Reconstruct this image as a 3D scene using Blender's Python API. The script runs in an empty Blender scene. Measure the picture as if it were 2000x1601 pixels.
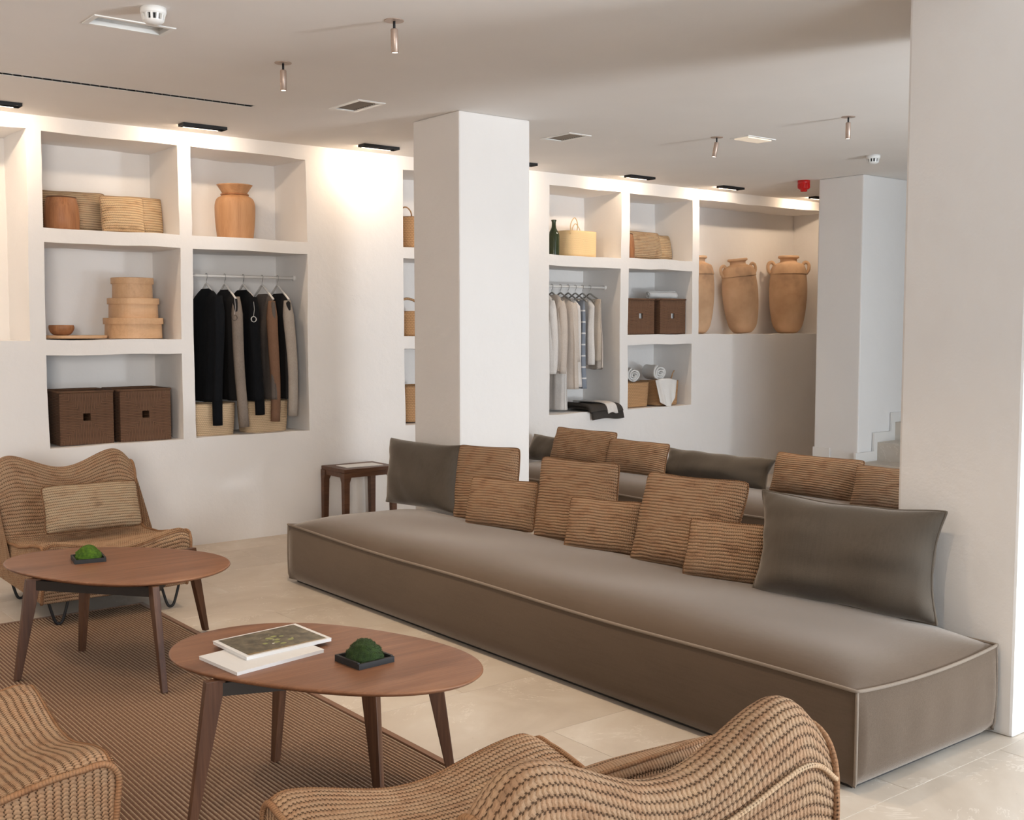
import bpy, bmesh, math, random
import numpy as np
from mathutils import Vector, Matrix, Euler
random.seed(7); RNG = np.random.default_rng(7)
PI = math.pi
S = bpy.context.scene
COL = S.collection
# ------------------------------------------------------------------ camera, world, lights, exposure
cd = bpy.data.cameras.new('camera'); cam = bpy.data.objects.new('camera', cd); COL.objects.link(cam)
cam.location = (0, 0, 1.5)
cam.rotation_euler = (math.radians(90 - 4.163), 0, math.radians(51.636 - 90))
cd.sensor_width = 36; cd.lens = 2205 * 36 / 2000; cd.clip_start = .05; cd.clip_end = 100
S.camera = cam
S.view_settings.view_transform = 'Standard'
S.view_settings.look = 'None'; S.view_settings.gamma = 1
S.view_settings.use_curve_mapping = False
S.view_settings.exposure = 0.86
S.cycles.use_denoising = True
S.cycles.diffuse_bounces = 5; S.cycles.max_bounces = 8
S.cycles.caustics_reflective = False; S.cycles.caustics_refractive = False
W = bpy.data.worlds.new('sky'); S.world = W; W.use_nodes = True
W.node_tree.nodes['Background'].inputs[0].default_value = (.72, .86, 1, 1)
W.node_tree.nodes['Background'].inputs[1].default_value = 1.5

def area(name, loc, target, sx, sy, power, color, spread=180):
    l = bpy.data.lights.new(name, 'AREA'); l.shape = 'RECTANGLE'; l.size = sx; l.size_y = sy
    l.energy = power; l.color = color; l.spread = math.radians(spread)
    o = bpy.data.objects.new(name, l); COL.objects.link(o); o.location = loc
    o.rotation_euler = (Vector(target) - Vector(loc)).to_track_quat('-Z', 'Y').to_euler()
    return o
# daylight through the glazed front on the right, and light thrown up by the sunny terrace outside
area('window_daylight', (4.9, -.80, 1.3), (4.2, 6, .45), 4.8, 2.3, 50, (.74, .87, 1))
area('terrace_bounce', (7.1, -3.6, .12), (4.4, 3.0, 2.4), 1.5, .8, 235, (.94, .97, 1))
area('back_wall_fill', (-1.5, -2.4, 1.9), (1.3, 7.4, 1.8), 2.2, 1.6, 44, (1, .93, .86), 76)  # unseen fill lamp added to brighten the back wall and pillar, no window there
# bare spot beams added out of frame along the spotlight grid, warming the left side
for _x, _y in ((2.67, 3.15), (2.67, 2.1), (.2, 4.2), (.2, 5.2), (.2, 2.1)):
    _l = bpy.data.lights.new('added_spot_beam', 'SPOT'); _l.energy = 28; _l.color = (1, .76, .52); _l.spot_size = math.radians(95); _l.spot_blend = .8; _l.shadow_soft_size = .012
    _o = bpy.data.objects.new('added_spot_beam', _l); COL.objects.link(_o); _o.location = (_x, _y, 2.68)

CZ = 2.815   # ceiling
WY = 7.41    # niche wall
REC_X = [1.78, 3.06, 4.40, 5.71, 7.05, 8.24, 9.62]
WARM = (1, .76, .54)
for x in REC_X + [.47, -.84, -2.15]:   # row continued past the left edge by bare lamps added to brighten the pillar
    l = area('wall_washer_light', (x, 7.160, CZ - .008), (x, 7.76, CZ - .66), .24, .03, 4.0, WARM, 180)

# ------------------------------------------------------------------ node helpers
class NT:
    def __init__(s, name):
        s.m = bpy.data.materials.new(name); s.m.use_nodes = True
        s.t = s.m.node_tree; s.b = s.t.nodes['Principled BSDF']
    def n(s, typ, **k):
        nd = s.t.nodes.new(typ)
        for a, v in k.items(): setattr(nd, a, v)
        return nd
    def put(s, sock, v):
        if hasattr(v, 'is_linked') or isinstance(v, bpy.types.NodeSocket): s.t.links.new(v, sock)
        else: sock.default_value = v
    def M(s, op, a, b=None, c=None, clamp=False):
        nd = s.n('ShaderNodeMath', operation=op, use_clamp=clamp)
        for i, v in enumerate((a, b, c)):
            if v is not None: s.put(nd.inputs[i], v)
        return nd.outputs[0]
    def co(s, kind='Object'): return s.n('ShaderNodeTexCoord').outputs[kind]
    def mapping(s, v, scale=(1, 1, 1), loc=(0, 0, 0), rot=(0, 0, 0)):
        nd = s.n('ShaderNodeMapping'); s.put(nd.inputs[0], v)
        nd.inputs['Scale'].default_value = scale; nd.inputs['Location'].default_value = loc; nd.inputs['Rotation'].default_value = rot
        return nd.outputs[0]
    def noise(s, v, scale, detail=3, rough=.5, dist=0):
        nd = s.n('ShaderNodeTexNoise'); s.put(nd.inputs['Vector'], v)
        nd.inputs['Scale'].default_value = scale; nd.inputs['Detail'].default_value = detail
        nd.inputs['Roughness'].default_value = rough; nd.inputs['Distortion'].default_value = dist
        return nd.outputs['Fac']
    def ramp(s, f, stops):
        nd = s.n('ShaderNodeValToRGB'); s.put(nd.inputs[0], f)
        e = nd.color_ramp.elements
        while len(e) < len(stops): e.new(.5)
        for i, (p, c) in enumerate(stops): e[i].position = p; e[i].color = (*c, 1)
        return nd.outputs[0]
    def mix(s, f, a, b, mode='MIX'):
        nd = s.n('ShaderNodeMix', data_type='RGBA', blend_type=mode)
        s.put(nd.inputs[0], f); s.put(nd.inputs[6], (*a, 1) if isinstance(a, tuple) else a); s.put(nd.inputs[7], (*b, 1) if isinstance(b, tuple) else b)
        return nd.outputs[2]
    def bump(s, h, dist, strength=1.0, prev=None):
        nd = s.n('ShaderNodeBump'); s.put(nd.inputs['Height'], h)
        nd.inputs['Distance'].default_value = dist; nd.inputs['Strength'].default_value = strength
        if prev is not None: s.put(nd.inputs['Normal'], prev)
        return nd.outputs[0]
    def fin(s, color, rough=.8, normal=None, **k):
        s.put(s.b.inputs['Base Color'], (*color, 1) if isinstance(color, tuple) else color)
        s.put(s.b.inputs['Roughness'], rough)
        if normal is not None: s.put(s.b.inputs['Normal'], normal)
        for a, v in k.items(): s.put(s.b.inputs[a.replace('_', ' ')], v)
        return s.m

def plain(name, c, rough=.6, metal=0, **k):
    t = NT(name); return t.fin(c, rough, Metallic=metal, **k)
def plaster(name, c, amp=.002):
    t = NT(name); o = t.co()
    h = t.M('ADD', t.noise(o, 9, 3), t.M('MULTIPLY', t.noise(o, 120, 2), .12))
    v = t.noise(o, 1.7, 4)
    col = t.ramp(v, [(.3, tuple(x * .965 for x in c)), (.7, c)])
    return t.fin(col, .92, t.bump(h, amp * 4, .5), Specular_IOR_Level=.2)
def crochet(name, light, dark, row=.02, pitch=.013, bump=.007, wobble=.45):
    t = NT(name); uv = t.co('UV')
    sep = t.n('ShaderNodeSeparateXYZ'); t.put(sep.inputs[0], uv); u, v = sep.outputs[0], sep.outputs[1]
    wob = t.noise(t.mapping(uv, (14, 9, 1)), 1, 2)
    v2 = t.M('ADD', v, t.M('MULTIPLY', t.M('SUBTRACT', wob, .5), row * wobble))
    r = t.M('DIVIDE', v2, row); fr = t.M('FRACT', r); ro = t.M('FLOOR', r)
    tri = t.M('SUBTRACT', 1, t.M('ABSOLUTE', t.M('SUBTRACT', t.M('MULTIPLY', fr, 2), 1)))
    ridge = t.M('POWER', tri, .55)
    uu = t.M('ADD', t.M('DIVIDE', u, pitch), t.M('ADD', t.M('MULTIPLY', ro, .37), t.M('MULTIPLY', t.M('ABSOLUTE', t.M('SUBTRACT', fr, .5)), .7)))
    uu = t.M('ADD', uu, t.M('MULTIPLY', t.noise(t.mapping(uv, (40, 40, 1)), 1, 2), .9))
    st = t.M('FRACT', uu)
    s2 = t.M('SUBTRACT', 1, t.M('ABSOLUTE', t.M('SUBTRACT', t.M('MULTIPLY', st, 2), 1)))
    fib = t.noise(t.mapping(uv, (420, 300, 1)), 1, 3, .7)
    big = t.noise(t.mapping(uv, (13, 24, 1)), 1, 3)
    gv = t.noise(t.mapping(uv, (22, 90, 1)), 1, 2)
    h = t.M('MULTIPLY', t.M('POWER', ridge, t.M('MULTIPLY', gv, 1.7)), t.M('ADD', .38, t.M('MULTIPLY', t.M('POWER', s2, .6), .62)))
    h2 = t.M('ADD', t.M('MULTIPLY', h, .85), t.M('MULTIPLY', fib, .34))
    gap_shade = t.M('MULTIPLY', t.M('LESS_THAN', tri, .38), t.M('LESS_THAN', s2, .42))
    col = t.ramp(t.M('ADD', t.M('MULTIPLY', h2, .55), t.M('MULTIPLY', fib, .55)), [(.22, dark), (.60, light), (1.0, tuple(min(1, x * 1.22) for x in light))])  # low stitches go darker: groove shade put into the colour with the fibre tone
    col = t.mix(t.M('MULTIPLY', gap_shade, .88), col, tuple(x * .35 for x in dark))  # shade inside the stitch gaps is painted into the base colour
    col = t.mix(.75, col, t.ramp(big, [(.28, (.62, .54, .50)), (.42, (1, .90, .84)), (.55, (1, 1, 1)), (.75, (1.14, 1.10, 1.02))]), 'MULTIPLY')
    return t.fin(col, .95, t.bump(h2, bump, .9), Specular_IOR_Level=.15)
def linen(name, c, c2, bump=.0006, sheen=.25):
    t = NT(name); o = t.co()
    a = t.noise(t.mapping(o, (900, 900, 60)), 1, 2, .6); b = t.noise(t.mapping(o, (60, 900, 900)), 1, 2, .6)
    w = t.M('ADD', a, b); big = t.noise(t.mapping(o, (3, 1.2, 3)), 1.4, 4, .6)
    slub = t.noise(t.mapping(o, (140, 8, 140)), 1, 2)
    f = t.M('ADD', t.M('MULTIPLY', w, .25), t.M('ADD', t.M('MULTIPLY', big, .5), t.M('MULTIPLY', slub, .25)))
    return t.fin(t.ramp(f, [(.36, c2), (.66, c)]), .9, t.bump(w, bump, .6), Sheen_Weight=sheen, Sheen_Roughness=.35, Sheen_Tint=(1, .9, .8, 1), Specular_IOR_Level=.2)
def wood(name, cols, scale=1.0, rough=.42, axis='X', bump=.0006):
    t = NT(name); o = t.co()
    sc = {'X': (1.2, 14, 14), 'Y': (14, 1.2, 14), 'Z': (14, 14, 1.2)}[axis]
    a = t.noise(t.mapping(o, tuple(x * scale for x in sc)), 1, 5, .6, .7)
    sc2 = {'X': (6, 160, 160), 'Y': (160, 6, 160), 'Z': (160, 160, 6)}[axis]
    b = t.noise(t.mapping(o, tuple(x * scale for x in sc2)), 1, 3, .6)
    k = t.noise(t.mapping(o, (3, 3, 3)), 1, 2)
    f = t.M('ADD', t.M('MULTIPLY', a, .62), t.M('ADD', t.M('MULTIPLY', b, .24), t.M('MULTIPLY', k, .14)))
    return t.fin(t.ramp(f, [(.30, cols[0]), (.5, cols[1]), (.68, cols[2])]), rough, t.bump(b, bump, .5), Specular_IOR_Level=.4)
def weave(name, light, dark, a=.006, b=.006, bump=.003):
    t = NT(name); uv = t.co('UV'); sep = t.n('ShaderNodeSeparateXYZ'); t.put(sep.inputs[0], uv)
    v = t.M('ADD', sep.outputs[1], t.M('MULTIPLY', t.noise(t.mapping(uv, (30, 30, 1)), 1, 2), .004))
    s1 = t.M('ABSOLUTE', t.M('SINE', t.M('MULTIPLY', v, PI / a)))
    s2 = t.M('ABSOLUTE', t.M('SINE', t.M('MULTIPLY', t.M('ADD', sep.outputs[0], t.M('MULTIPLY', t.M('FLOOR', t.M('DIVIDE', v, a)), b * .5)), PI / b)))
    fib = t.noise(t.mapping(uv, (60, 700, 1)), 1, 3, .7)
    h = t.M('ADD', t.M('MULTIPLY', s1, .6), t.M('MULTIPLY', s2, .4))
    f = t.M('ADD', t.M('MULTIPLY', h, .7), t.M('MULTIPLY', fib, .45))
    return t.fin(t.ramp(f, [(.2, dark), (.55, light), (.95, tuple(min(1, x * 1.25) for x in light))]), .85, t.bump(f, bump, .8))

M = {}
M['wall'] = plaster('white_lime_plaster', (.86, .84, .82))
M['ceiling'] = plaster('ceiling_paint', (.87, .84, .81), .0006)
M['column'] = plaster('column_plaster', (.84, .82, .80))
def tile_mat():
    t = NT('limestone'); o = t.co(); oi = t.n('ShaderNodeObjectInfo')
    sh = t.n('ShaderNodeVectorMath', operation='ADD'); t.put(sh.inputs[0], o)
    mul = t.n('ShaderNodeVectorMath', operation='SCALE'); t.put(mul.inputs[0], oi.outputs['Location']); mul.inputs['Scale'].default_value = 3.7
    t.put(sh.inputs[1], mul.outputs[0]); p = sh.outputs[0]
    a = t.noise(p, 1.6, 5, .6, 1.2); b = t.noise(p, 9, 4, .6)
    c = t.ramp(t.M('ADD', t.M('MULTIPLY', a, .8), t.M('MULTIPLY', b, .2)), [(.3, (.47, .405, .335)), (.5, (.56, .495, .42)), (.62, (.60, .545, .475)), (.7, (.66, .61, .545))])
    vein = t.M('ABSOLUTE', t.M('SUBTRACT', t.noise(p, 1.9, 5, .65, 1.8), .5))
    vm = t.M('MULTIPLY', t.M('LESS_THAN', vein, .007), t.M('GREATER_THAN', t.noise(p, 2.6, 2), .52))
    c = t.mix(t.M('MULTIPLY', vm, .35), c, (.78, .73, .66))
    pit = t.M('GREATER_THAN', t.noise(p, 55, 2, .5), .765)
    c = t.mix(t.M('MULTIPLY', pit, .45), c, (.27, .22, .18))
    tint = t.ramp(oi.outputs['Random'], [(0, (.95, .95, .95)), (1, (1.04, 1.04, 1.04))])
    c = t.mix(1.0, c, tint, 'MULTIPLY')
    return t.fin(c, t.M('ADD', .36, t.M('MULTIPLY', b, .25)), t.bump(t.M('ADD', b, t.M('MULTIPLY', pit, -.4)), .0008, .4), Specular_IOR_Level=.35)
M['tile'] = tile_mat()
M['grout'] = plain('grout', (.68, .63, .56), .9)
M['linen'] = linen('taupe_linen', (.108, .076, .053), (.078, .055, .038), .0006, .8)
M['linen_cushion'] = linen('grey_olive_linen', (.098, .081, .064), (.068, .056, .044), .0010, .7)
M['piping'] = linen('taupe_piping', (.24, .195, .155), (.18, .145, .115))
M['piping_dark'] = linen('dark_piping', (.12, .10, .08), (.09, .075, .06))
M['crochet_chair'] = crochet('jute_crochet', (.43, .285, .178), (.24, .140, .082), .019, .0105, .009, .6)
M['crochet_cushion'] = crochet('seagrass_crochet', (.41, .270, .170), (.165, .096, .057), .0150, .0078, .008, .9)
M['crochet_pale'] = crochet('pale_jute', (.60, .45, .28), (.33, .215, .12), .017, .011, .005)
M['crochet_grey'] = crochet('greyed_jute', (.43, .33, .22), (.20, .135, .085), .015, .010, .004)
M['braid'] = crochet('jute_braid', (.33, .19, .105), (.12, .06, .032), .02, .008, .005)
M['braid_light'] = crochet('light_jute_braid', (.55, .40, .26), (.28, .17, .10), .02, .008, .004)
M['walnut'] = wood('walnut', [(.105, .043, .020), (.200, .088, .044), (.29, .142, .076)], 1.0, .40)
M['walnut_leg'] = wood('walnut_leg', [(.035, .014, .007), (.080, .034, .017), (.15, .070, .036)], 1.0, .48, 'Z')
M['dark_wood'] = wood('dark_stool_wood', [(.045, .018, .009), (.10, .042, .02), (.16, .075, .038)], 1.3, .45)
M['pale_wood'] = wood('bentwood', [(.52, .31, .165), (.64, .40, .225), (.70, .46, .27)], .7, .5)
M['drum_wood'] = wood('old_stump_wood', [(.16, .06, .024), (.33, .145, .062), (.44, .215, .10)], 1.2, .5, 'Z')
M['vase_wood'] = wood('turned_mango_wood', [(.34, .165, .075), (.47, .255, .125), (.55, .32, .17)], 1.3, .6, 'Z')
def clay():
    t = NT('terracotta'); o = t.co()
    a = t.noise(o, 2.3, 4, .55); b = t.noise(o, 40, 3)
    c = t.ramp(a, [(.22, (.25, .15, .09)), (.38, (.50, .32, .19)), (.55, (.64, .43, .27))])
    return t.fin(c, .85, t.bump(t.M('ADD', a, t.M('MULTIPLY', b, .3)), .004, .5))
M['clay'] = clay()
M['black'] = plain('black_metal', (.009, .009, .010), .6, 0)
M['dark_frame'] = plain('black_lacquer', (.018, .014, .012), .5)
M['white_metal'] = plain('white_enamel', (.80, .78, .75), .4)
M['white_plastic'] = plain('white_plastic', (.82, .82, .80), .35)
M['champagne'] = plain('champagne_metal', (.52, .40, .33), .4, .5)
M['red'] = plain('red_plastic', (.55, .012, .012), .25)
M['vent_tan'] = plain('tan_louvre', (.20, .155, .115), .6)
M['steel'] = plain('brushed_steel', (.45, .44, .42), .3, .9)
M['void'] = plain('dark_slot', (.02, .02, .02), .8)
M['louvre_dark'] = plain('grey_slot', (.07, .055, .045), .7)
M['paper'] = plain('white_paper', (.66, .66, .66), .6)
def cloth(name, c, c2=None, sc=260):
    t = NT(name); o = t.co(); n_ = t.noise(t.mapping(o, (sc, sc, sc * .3)), 1, 2, .6)
    b = t.noise(o, 6, 3)
    f = t.M('ADD', t.M('MULTIPLY', n_, .5), t.M('MULTIPLY', b, .5))
    return t.fin(t.ramp(f, [(.32, c2 or tuple(x * .75 for x in c)), (.68, c)]), .95, t.bump(n_, .0015, .6), Sheen_Weight=0.0, Specular_IOR_Level=.15)
M['black_wool'] = cloth('black_wool', (.007, .008, .010))
M['charcoal_wool'] = cloth('charcoal_wool', (.026, .025, .026))
M['blanket_wool'] = cloth('blanket_wool', (.075, .065, .057), (.045, .040, .036))
M['grey_knit'] = cloth('taupe_grey_knit', (.27, .225, .19), (.18, .15, .125))
M['grey_wool'] = cloth('warm_grey_wool', (.16, .135, .12))
M['brown_wool'] = cloth('camel_brown_wool', (.25, .145, .095), (.19, .105, .065))
M['oat_knit'] = cloth('oatmeal_knit', (.44, .395, .35), (.33, .29, .25))
M['white_cotton'] = cloth('white_cotton', (.80, .77, .74))
M['cream_cotton'] = cloth('cream_linen', (.68, .60, .53))
M['beige_cotton'] = cloth('beige_linen', (.58, .50, .42))
def stripes():
    t = NT('blue_striped_cotton'); sep = t.n('ShaderNodeSeparateXYZ'); t.put(sep.inputs[0], t.co())
    f = t.M('FRACT', t.M('MULTIPLY', sep.outputs[2], 10)); s_ = t.M('LESS_THAN', f, .14)
    return t.fin(t.mix(s_, (.24, .27, .32), (.68, .68, .68)), .95)
M['stripes'] = stripes()
M['towel'] = cloth('white_terry', (.84, .83, .81), (.74, .73, .71), 500)
M['seagrass'] = weave('brown_seagrass', (.155, .080, .044), (.018, .008, .004), .011, .12, .008)
M['palm'] = weave('pale_palm_weave', (.66, .49, .31), (.20, .11, .05), .013, .012, .006)
M['yellow_palm'] = weave('yellow_straw', (.70, .52, .29), (.50, .34, .16), .009, .006, .002)
M['rush'] = weave('tan_rush', (.50, .29, .14), (.16, .075, .03), .014, .02, .006)
def glassm():
    t = NT('dark_green_glass'); return t.fin((.05, .07, .03), .12, Transmission_Weight=.35, IOR=1.45)
M['bottle'] = glassm()
def moss(name, a, b):
    t = NT(name); o = t.co(); return t.fin(t.ramp(t.noise(o, 60, 4, .7), [(.3, a), (.7, b)]), .95, t.bump(t.noise(o, 300, 3), .004, .8))
M['moss_bright'] = moss('bright_moss', (.02, .065, .003), (.10, .20, .010))
M['moss_dark'] = moss('deep_moss', (.008, .022, .003), (.028, .06, .008))
def rugm():
    t = NT('ribbed_sisal'); sep = t.n('ShaderNodeSeparateXYZ'); uv = t.co('UV'); t.put(sep.inputs[0], uv)
    f = t.M('FRACT', t.M('DIVIDE', sep.outputs[0], .0155))
    line = t.M('ABSOLUTE', t.M('SUBTRACT', f, .5))
    s_ = t.M('SUBTRACT', 1.25, t.M('MULTIPLY', line, 5.0), clamp=True)
    cr = t.M('ABSOLUTE', t.M('SINE', t.M('MULTIPLY', sep.outputs[1], PI / .006)))
    n_ = t.noise(t.mapping(uv, (260, 60, 1)), 1, 3)
    c = t.mix(t.M('MULTIPLY', s_, .9), t.ramp(n_, [(.3, (.11, .052, .031)), (.7, (.19, .098, .060))]), t.ramp(n_, [(.3, (.42, .305, .205)), (.7, (.58, .45, .32))]))
    return t.fin(c, .9, t.bump(t.M('ADD', t.M('MULTIPLY', s_, .6), t.M('MULTIPLY', cr, .25)), .002, .8))
M['rug'] = rugm()
M['rug_tape'] = linen('brown_tape', (.20, .105, .062), (.14, .07, .04))
def cover():
    t = NT('magazine_print'); uv = t.co('UV'); n_ = t.noise(t.mapping(uv, (9, 6, 1)), 1, 5, .65)
    c = t.ramp(n_, [(.3, (.035, .03, .022)), (.5, (.10, .085, .055)), (.7, (.20, .17, .11))])
    sep = t.n('ShaderNodeSeparateXYZ'); t.put(sep.inputs[0], uv)
    d = t.M('POWER', t.M('ADD', t.M('POWER', t.M('DIVIDE', t.M('SUBTRACT', sep.outputs[0], .52), .2), 2), t.M('POWER', t.M('DIVIDE', t.M('SUBTRACT', sep.outputs[1], .42), .26), 2)), .5)
    v = t.n('ShaderNodeTexVoronoi'); t.put(v.inputs[0], uv); v.inputs['Scale'].default_value = 9
    g = t.M('MULTIPLY', t.M('LESS_THAN', d, 1), t.M('LESS_THAN', v.outputs[0], .36))
    c = t.mix(t.M('MULTIPLY', g, .8), c, (.30, .33, .10))
    w_ = t.n('ShaderNodeTexVoronoi'); t.put(w_.inputs[0], t.mapping(uv, (1, 1, 1), (.3, .2, 0))); w_.inputs['Scale'].default_value = 6
    g2 = t.M('MULTIPLY', t.M('LESS_THAN', w_.outputs[0], .12), t.M('LESS_THAN', d, 1.7))
    c = t.mix(g2, c, (.8, .8, .76))
    edge = t.M('LESS_THAN', t.M('ADD', sep.outputs[1], t.M('MULTIPLY', n_, .35)), .22)
    c = t.mix(t.M('MULTIPLY', edge, .5), c, (.42, .27, .10))
    return t.fin(c, .35)
M['cover'] = cover()
def emit(name, c, s_):
    t = NT(name); return t.fin(c, .5, Emission_Color=(*c, 1), Emission_Strength=s_)
M['led'] = emit('led_strip', (1, .78, .52), .6)
M['lens'] = emit('spot_lens', (1, .86, .68), 3.0)
M['lens_soft'] = emit('exit_light_diffuser', (1, .86, .70), .16)

# ------------------------------------------------------------------ mesh helpers
class MB:
    """collects shapes that become ONE mesh"""
    def __init__(s): s.v = []; s.f = []; s.uv = []; s.c = 0
    def add(s, V, F, UV=None):
        V = np.asarray(V, float); s.v.append(V)
        for i, f in enumerate(F):
            s.f.append(tuple(int(k) + s.c for k in f))
        if UV is None: UV = np.stack([V[:, 0] + V[:, 1], V[:, 2]], 1)
        s.uv.append(np.asarray(UV, float)); s.c += len(V); return s
    def box(s, x0, x1, y0, y1, z0, z1):
        V = [(x, y, z) for x in (x0, x1) for y in (y0, y1) for z in (z0, z1)]
        F = [(0, 1, 3, 2), (4, 6, 7, 5), (0, 4, 5, 1), (2, 3, 7, 6), (0, 2, 6, 4), (1, 5, 7, 3)]
        return s.add(V, F)
    def grid(s, P, UV=None, wu=False, wv=False):
        nu, nv = P.shape[:2]; idx = np.arange(nu * nv).reshape(nu, nv)
        a = np.arange(nu if wu else nu - 1); b = np.arange(nv if wv else nv - 1)
        A, B = np.meshgrid(a, b, indexing='ij'); A2 = (A + 1) % nu; B2 = (B + 1) % nv
        F = np.stack([idx[A, B], idx[A2, B], idx[A2, B2], idx[A, B2]], -1).reshape(-1, 4)
        return s.add(P.reshape(-1, 3), F.tolist(), None if UV is None else UV.reshape(-1, 2))
    def lathe(s, prof, n=32, c=(0, 0, 0), wob=None, cap=True):
        prof = np.asarray(prof, float); a = np.linspace(0, 2 * PI, n, endpoint=False)
        P = np.zeros((n, len(prof), 3))
        P[:, :, 0] = c[0] + np.cos(a)[:, None] * prof[None, :, 0]; P[:, :, 1] = c[1] + np.sin(a)[:, None] * prof[None, :, 0]
        P[:, :, 2] = c[2] + prof[None, :, 1]
        if wob is not None: P = wob(P)
        sl = np.r_[0, np.cumsum(np.hypot(*np.diff(prof, axis=0).T))]
        UV = np.zeros((n, len(prof), 2)); UV[:, :, 0] = a[:, None] * prof[:, 0].max(); UV[:, :, 1] = sl[None]
        b0 = s.c; s.grid(P, UV, wu=True)
        if cap:
            m = len(prof)
            if prof[0, 0] > 1e-4: s.f.append(tuple(b0 + k * m for k in range(n))[::-1])
            if prof[-1, 0] > 1e-4: s.f.append(tuple(b0 + k * m + m - 1 for k in range(n)))
        return s
    def tube(s, pts, r, n=8, closed=False, flat=1.0):
        P = np.asarray(pts, float); m = len(P); r = np.broadcast_to(np.asarray(r, float), (m,))
        T = np.gradient(P, axis=0) if not closed else (np.roll(P, -1, 0) - np.roll(P, 1, 0))
        T /= np.linalg.norm(T, axis=1)[:, None] + 1e-12
        up = np.array([0, 0, 1.]) if abs(T[0, 2]) < .9 else np.array([1., 0, 0])
        N = np.zeros_like(P); k = up
        for i in range(m):
            k = k - T[i] * (k @ T[i]); k /= np.linalg.norm(k) + 1e-12; N[i] = k
        B = np.cross(T, N); a = np.linspace(0, 2 * PI, n, endpoint=False)
        G = P[:, None] + r[:, None, None] * (np.cos(a)[None, :, None] * N[:, None] * flat + np.sin(a)[None, :, None] * B[:, None])
        sl = np.r_[0, np.cumsum(np.linalg.norm(np.diff(P, axis=0), axis=1))]
        UV = np.zeros((m, n, 2)); UV[:, :, 0] = sl[:, None]; UV[:, :, 1] = (a * .0032)[None]
        b0 = s.c; s.grid(G, UV, wu=closed, wv=True)
        if not closed:
            s.f.append(tuple(b0 + k for k in range(n))); s.f.append(tuple(b0 + (m - 1) * n + k for k in range(n))[::-1])
        return s
    def build(s, name, mat, parent=None, smooth=False, bevel=0, loc=None, rot=None, recalc=True):
        me = bpy.data.meshes.new(name); V = np.concatenate(s.v)
        me.from_pydata(V.tolist(), [], s.f); UV = np.concatenate(s.uv)
        ul = me.uv_layers.new(name='UVMap'); li = np.empty(len(me.loops), np.int32); me.loops.foreach_get('vertex_index', li)
        ul.data.foreach_set('uv', UV[li].astype(np.float32).ravel())
        if recalc or bevel:
            bm = bmesh.new(); bm.from_mesh(me); bmesh.ops.recalc_face_normals(bm, faces=bm.faces)
            if bevel: bmesh.ops.bevel(bm, geom=[e for e in bm.edges if e.calc_face_angle(0) > .6], offset=bevel, segments=2, affect='EDGES', profile=.6, clamp_overlap=True)
            bm.to_mesh(me); bm.free()
        if smooth: me.shade_smooth()
        me.materials.append(mat if not isinstance(mat, str) else M[mat])
        o = bpy.data.objects.new(name, me); COL.objects.link(o)
        if parent: o.parent = parent
        if loc is not None: o.location = loc
        if rot is not None: o.rotation_euler = rot
        return o
def thing(name, label, cat, loc=(0, 0, 0), rz=0, group=None, rot=None):
    o = bpy.data.objects.new(name, None); COL.objects.link(o); o.empty_display_size = .05
    o.location = loc; o.rotation_euler = rot if rot is not None else (0, 0, rz)
    o['label'] = label; o['category'] = cat
    if group: o['group'] = group
    return o
def tag(o, label, cat, group=None):
    o['label'] = label; o['category'] = cat
    if group: o['group'] = group
    return o
def struct(o): o['kind'] = 'structure'; return o
def dup(root, loc, rz, label, group=None):
    def cp(o, par):
        c = o.copy(); COL.objects.link(c); c.parent = par
        for ch in [k for k in bpy.data.objects if k.parent == o]: cp(ch, c)
        return c
    r = cp(root, None); r.location = loc; r.rotation_euler = (0, 0, rz); r['label'] = label
    if group: r['group'] = group
    return r
def wav(P, f, amp, seed=0):
    """smooth pseudo noise from sines; P (...,3)"""
    g = np.random.default_rng(seed); out = 0
    for _ in range(5):
        k = g.normal(size=3) * f; out = out + np.sin(P @ k + g.uniform(0, 6.28))
    return out * amp / 2.2
def spline(pts, n, closed=False):
    """Catmull-Rom through pts"""
    P = np.asarray(pts, float)
    if closed: Q = np.vstack([P[-1:], P, P[:2]])
    else: Q = np.vstack([2 * P[0] - P[1], P, 2 * P[-1] - P[-2]])
    m = len(Q) - 3; out = []
    for t in np.linspace(0, m, n, endpoint=not closed):
        i = min(int(t), m - 1); f = t - i; a, b, c, d = Q[i:i + 4]
        out.append(.5 * ((2 * b) + (c - a) * f + (2 * a - 5 * b + 4 * c - d) * f * f + (-a + 3 * b - 3 * c + d) * f ** 3))
    return np.array(out)

# ------------------------------------------------------------------ shell
def cuts(lo, hi, marks, step):
    m = sorted(set([lo, hi] + [x for x in marks if lo < x < hi])); out = [m[0]]
    for a, b in zip(m[:-1], m[1:]):
        k = max(1, round((b - a) / step)); out += [a + (b - a) * i / k for i in range(1, k + 1)]
    return out
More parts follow.
